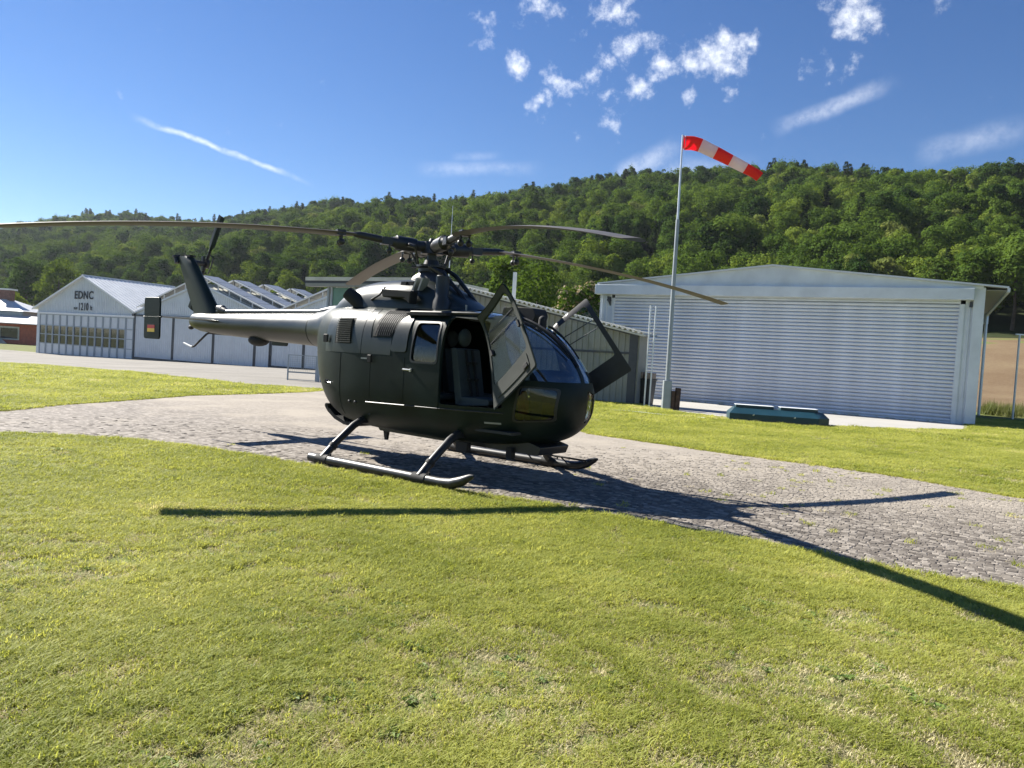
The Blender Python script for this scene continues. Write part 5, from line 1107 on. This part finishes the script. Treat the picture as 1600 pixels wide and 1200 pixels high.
# single trees: trunk with limbs, crown of leaf clumps
def trunk_mesh(r, h, rad, R):
    m = MB(); m.tube([(0, 0, -.4), (.05*R, .02*R, h*.35), (.02, -.04*R, h*.7), (.05*R, 0, h)], [rad*1.25, rad*.9, rad*.7, rad*.3], 8)
    for k in range(6):
        a = r.uniform(0, 6.283); z = h*r.uniform(.35, .8); e = R*r.uniform(.4, .7)
        m.tube([(0, 0, z), (e*.5*math.cos(a), e*.5*math.sin(a), z+h*.1), (e*math.cos(a), e*math.sin(a), z+h*.22)], [rad*.4, rad*.25, rad*.08], 6)
    return m.mesh('trunk')
protos = []
for n_, R, H, cnt in (('dark', 5.2, 13, 3600), ('mid', 5.8, 14, 3800), ('light', 4.8, 12, 3400), ('mid', 4.6, 15, 3400), ('light', 6.2, 13, 3800), ('dark', 4.6, 12, 3200)):
    v, f = leafcloud(r2, crown_lobes(r2, R, H, 1.6, 20), cnt, .34); me = bpy.data.meshes.new('crown'); me.from_pydata(v, [], f); me.materials.append(MT['leaf_'+n_])
    tm_ = trunk_mesh(r2, H*.8, .28, R); tm_.materials.append(MT['bark']); protos.append((n_, me, tm_))
LBL = {'dark': 'dark green broad-crowned tree at the foot of the wooded hill', 'mid': 'mid green leafy tree at the foot of the wooded hill', 'light': 'fresh light green tree at the foot of the wooded hill'}
def plant(name, k, x, y, sc, label, group=None, zs=1., dz=0):
    n_, cm_, tm_ = protos[k]; r = empty(name, (x, y, g1(x, y)+dz), random.uniform(0, 6.28), label, 'tree', group); r.scale = (sc, sc, sc*zs)
    for nm, me in (('trunk', tm_), ('crown', cm_)):
        o = bpy.data.objects.new(nm, me); COL.objects.link(o); o.parent = r
    return r
u_ = -520; cnt = 0
while u_ < 170:
    sc = random.uniform(.72, 1.15); d_ = random.uniform(-2, 8); x = fx+.86*u_+.51*d_; y = fy-.51*u_+.86*d_
    if abs(x) < .74*y+12:
        k = random.choice([0, 1, 1, 2, 3, 4, 5]); plant('hill_foot_tree', k, x, y, sc, LBL[protos[k][0]], 'trees along the foot of the hill, '+protos[k][0]+' green'); cnt += 1
    u_ += random.uniform(6.5, 10.5)
def at(u, v, Y):
    d = pixdir(u, v); t = Y/d.y; return d.x*t, Y, CAM_Z+d.z*t
def plant_at(name, k, u, v, Y, R, label, zs=1.):
    x, y, z = at(u, v, Y); H = [13, 14, 12, 15, 13, 12][k]; sc = R/[5.2, 5.8, 4.8, 4.6, 6.2, 4.6][k]; return plant(name, k, x, y, sc, label, None, zs, z-g1(x, y)-sc*zs*(1.6+H*.5))
plant_at('round_tree', 1, 838, 470, 78, 3.3, 'rounded mid green tree standing behind the low shed')
plant_at('round_tree', 3, 800, 462, 92, 3.6, 'bushy mid green tree beside the white vent pipe')
plant_at('round_tree', 0, 42, 452, 235, 8.0, 'large round dark tree on the meadow edge behind the red house')
plant_at('round_tree', 2, 93, 444, 225, 6.0, 'light green rounded tree above the lettered hangar roof')
plant_at('young_tree', 2, 25, 482, 150, 2.2, 'small young tree beside the brick chimney', 1.2)
# flowering shrub between shed and shutter hangar
x, y, z = at(908, 484, 62); fs = empty('flowering_shrub', (x, y, g1(x, y)), .4, 'tall shrub covered in creamy blossom between shed and shutter hangar', 'shrub')
lb = crown_lobes(r2, 2.1, 4.6, 1.2, 18); zc = z-g1(x, y)-3.6
lb = [((c[0], c[1], c[2]+zc), rd) for c, rd in lb]
v, f = leafcloud(r2, lb, 2200, .22); source_me = bpy.data.meshes.new('crown'); source_me.from_pydata(v, [], f); link('crown', source_me, MT['leaf_mid'], fs)
v, f = leafcloud(r2, [(c, tuple(1.04*q for q in rd)) for c, rd in lb], 1100, .17, inner=.9); m2 = bpy.data.meshes.new('blossom'); m2.from_pydata(v, [], f); link('blossom', m2, MT['blossom'], fs)
tm_ = trunk_mesh(r2, max(2.5, zc+3.0), .10, 1.6); link('trunk', tm_, MT['bark'], fs)
# rough grass in front of the brown field
tall = bpy.data.collections.new('rough_grass_sources')
MT['rough'] = leafmat('rough_grass', (.075, .105, .025), (.19, .19, .075), .4, .3)
r9 = random.Random(9); v, f = [], []
for k in range(60):
    a = r9.uniform(0, 6.283); d = .35*math.sqrt(r9.random()); x, y = d*math.cos(a), d*math.sin(a); h = r9.uniform(.3, .75); b = r9.uniform(0, 6.283); le = h*.4; i = len(v)
    px, py = -math.sin(b)*.012, math.cos(b)*.012; v += [(x-px, y-py, 0), (x+px, y+py, 0), (x+math.cos(b)*le, y+math.sin(b)*le, h)]; f.append((i, i+1, i+2))
source(tall, 'rough_0', v, f, MT['rough'])
P = np.column_stack([rng.uniform(18, 52, 2600), rng.uniform(34, 62, 2600)])
q = (P[:, 1]-38.5)+.58*(P[:, 0]-24); P = P[(q > 0) & (q < 9.5)]; P = P[(P-np.array([16.56, 28.71]))@Dv > 1.9]
tag(scatter('rough_grass', np.column_stack([P, gz(P[:, 0], P[:, 1])+.02]), tall, rng.uniform(.7, 1.3, len(P)), np.zeros(len(P)), rng.uniform(0, 6.283, len(P))), 'tall rough grass along the near edge of the brown field', 'grass', kind='stuff')

# ================================================================ air
m = MB(); m.box(-2650, 2650, -2650, 3050, -12, 150); hz_o = m.build('haze', None, None)
hm = bpy.data.materials.new('haze_air'); hm.use_nodes = True; t = hm.node_tree; t.nodes.clear(); o_ = t.nodes.new('ShaderNodeOutputMaterial'); pv = t.nodes.new('ShaderNodeVolumePrincipled')
pv.inputs['Color'].default_value = (.80, .88, 1, 1); pv.inputs['Density'].default_value = .00007; pv.inputs['Anisotropy'].default_value = .35; t.links.new(pv.outputs[0], o_.inputs['Volume'])
hz_o.data.materials.append(hm); tag(hz_o, kind='stuff')
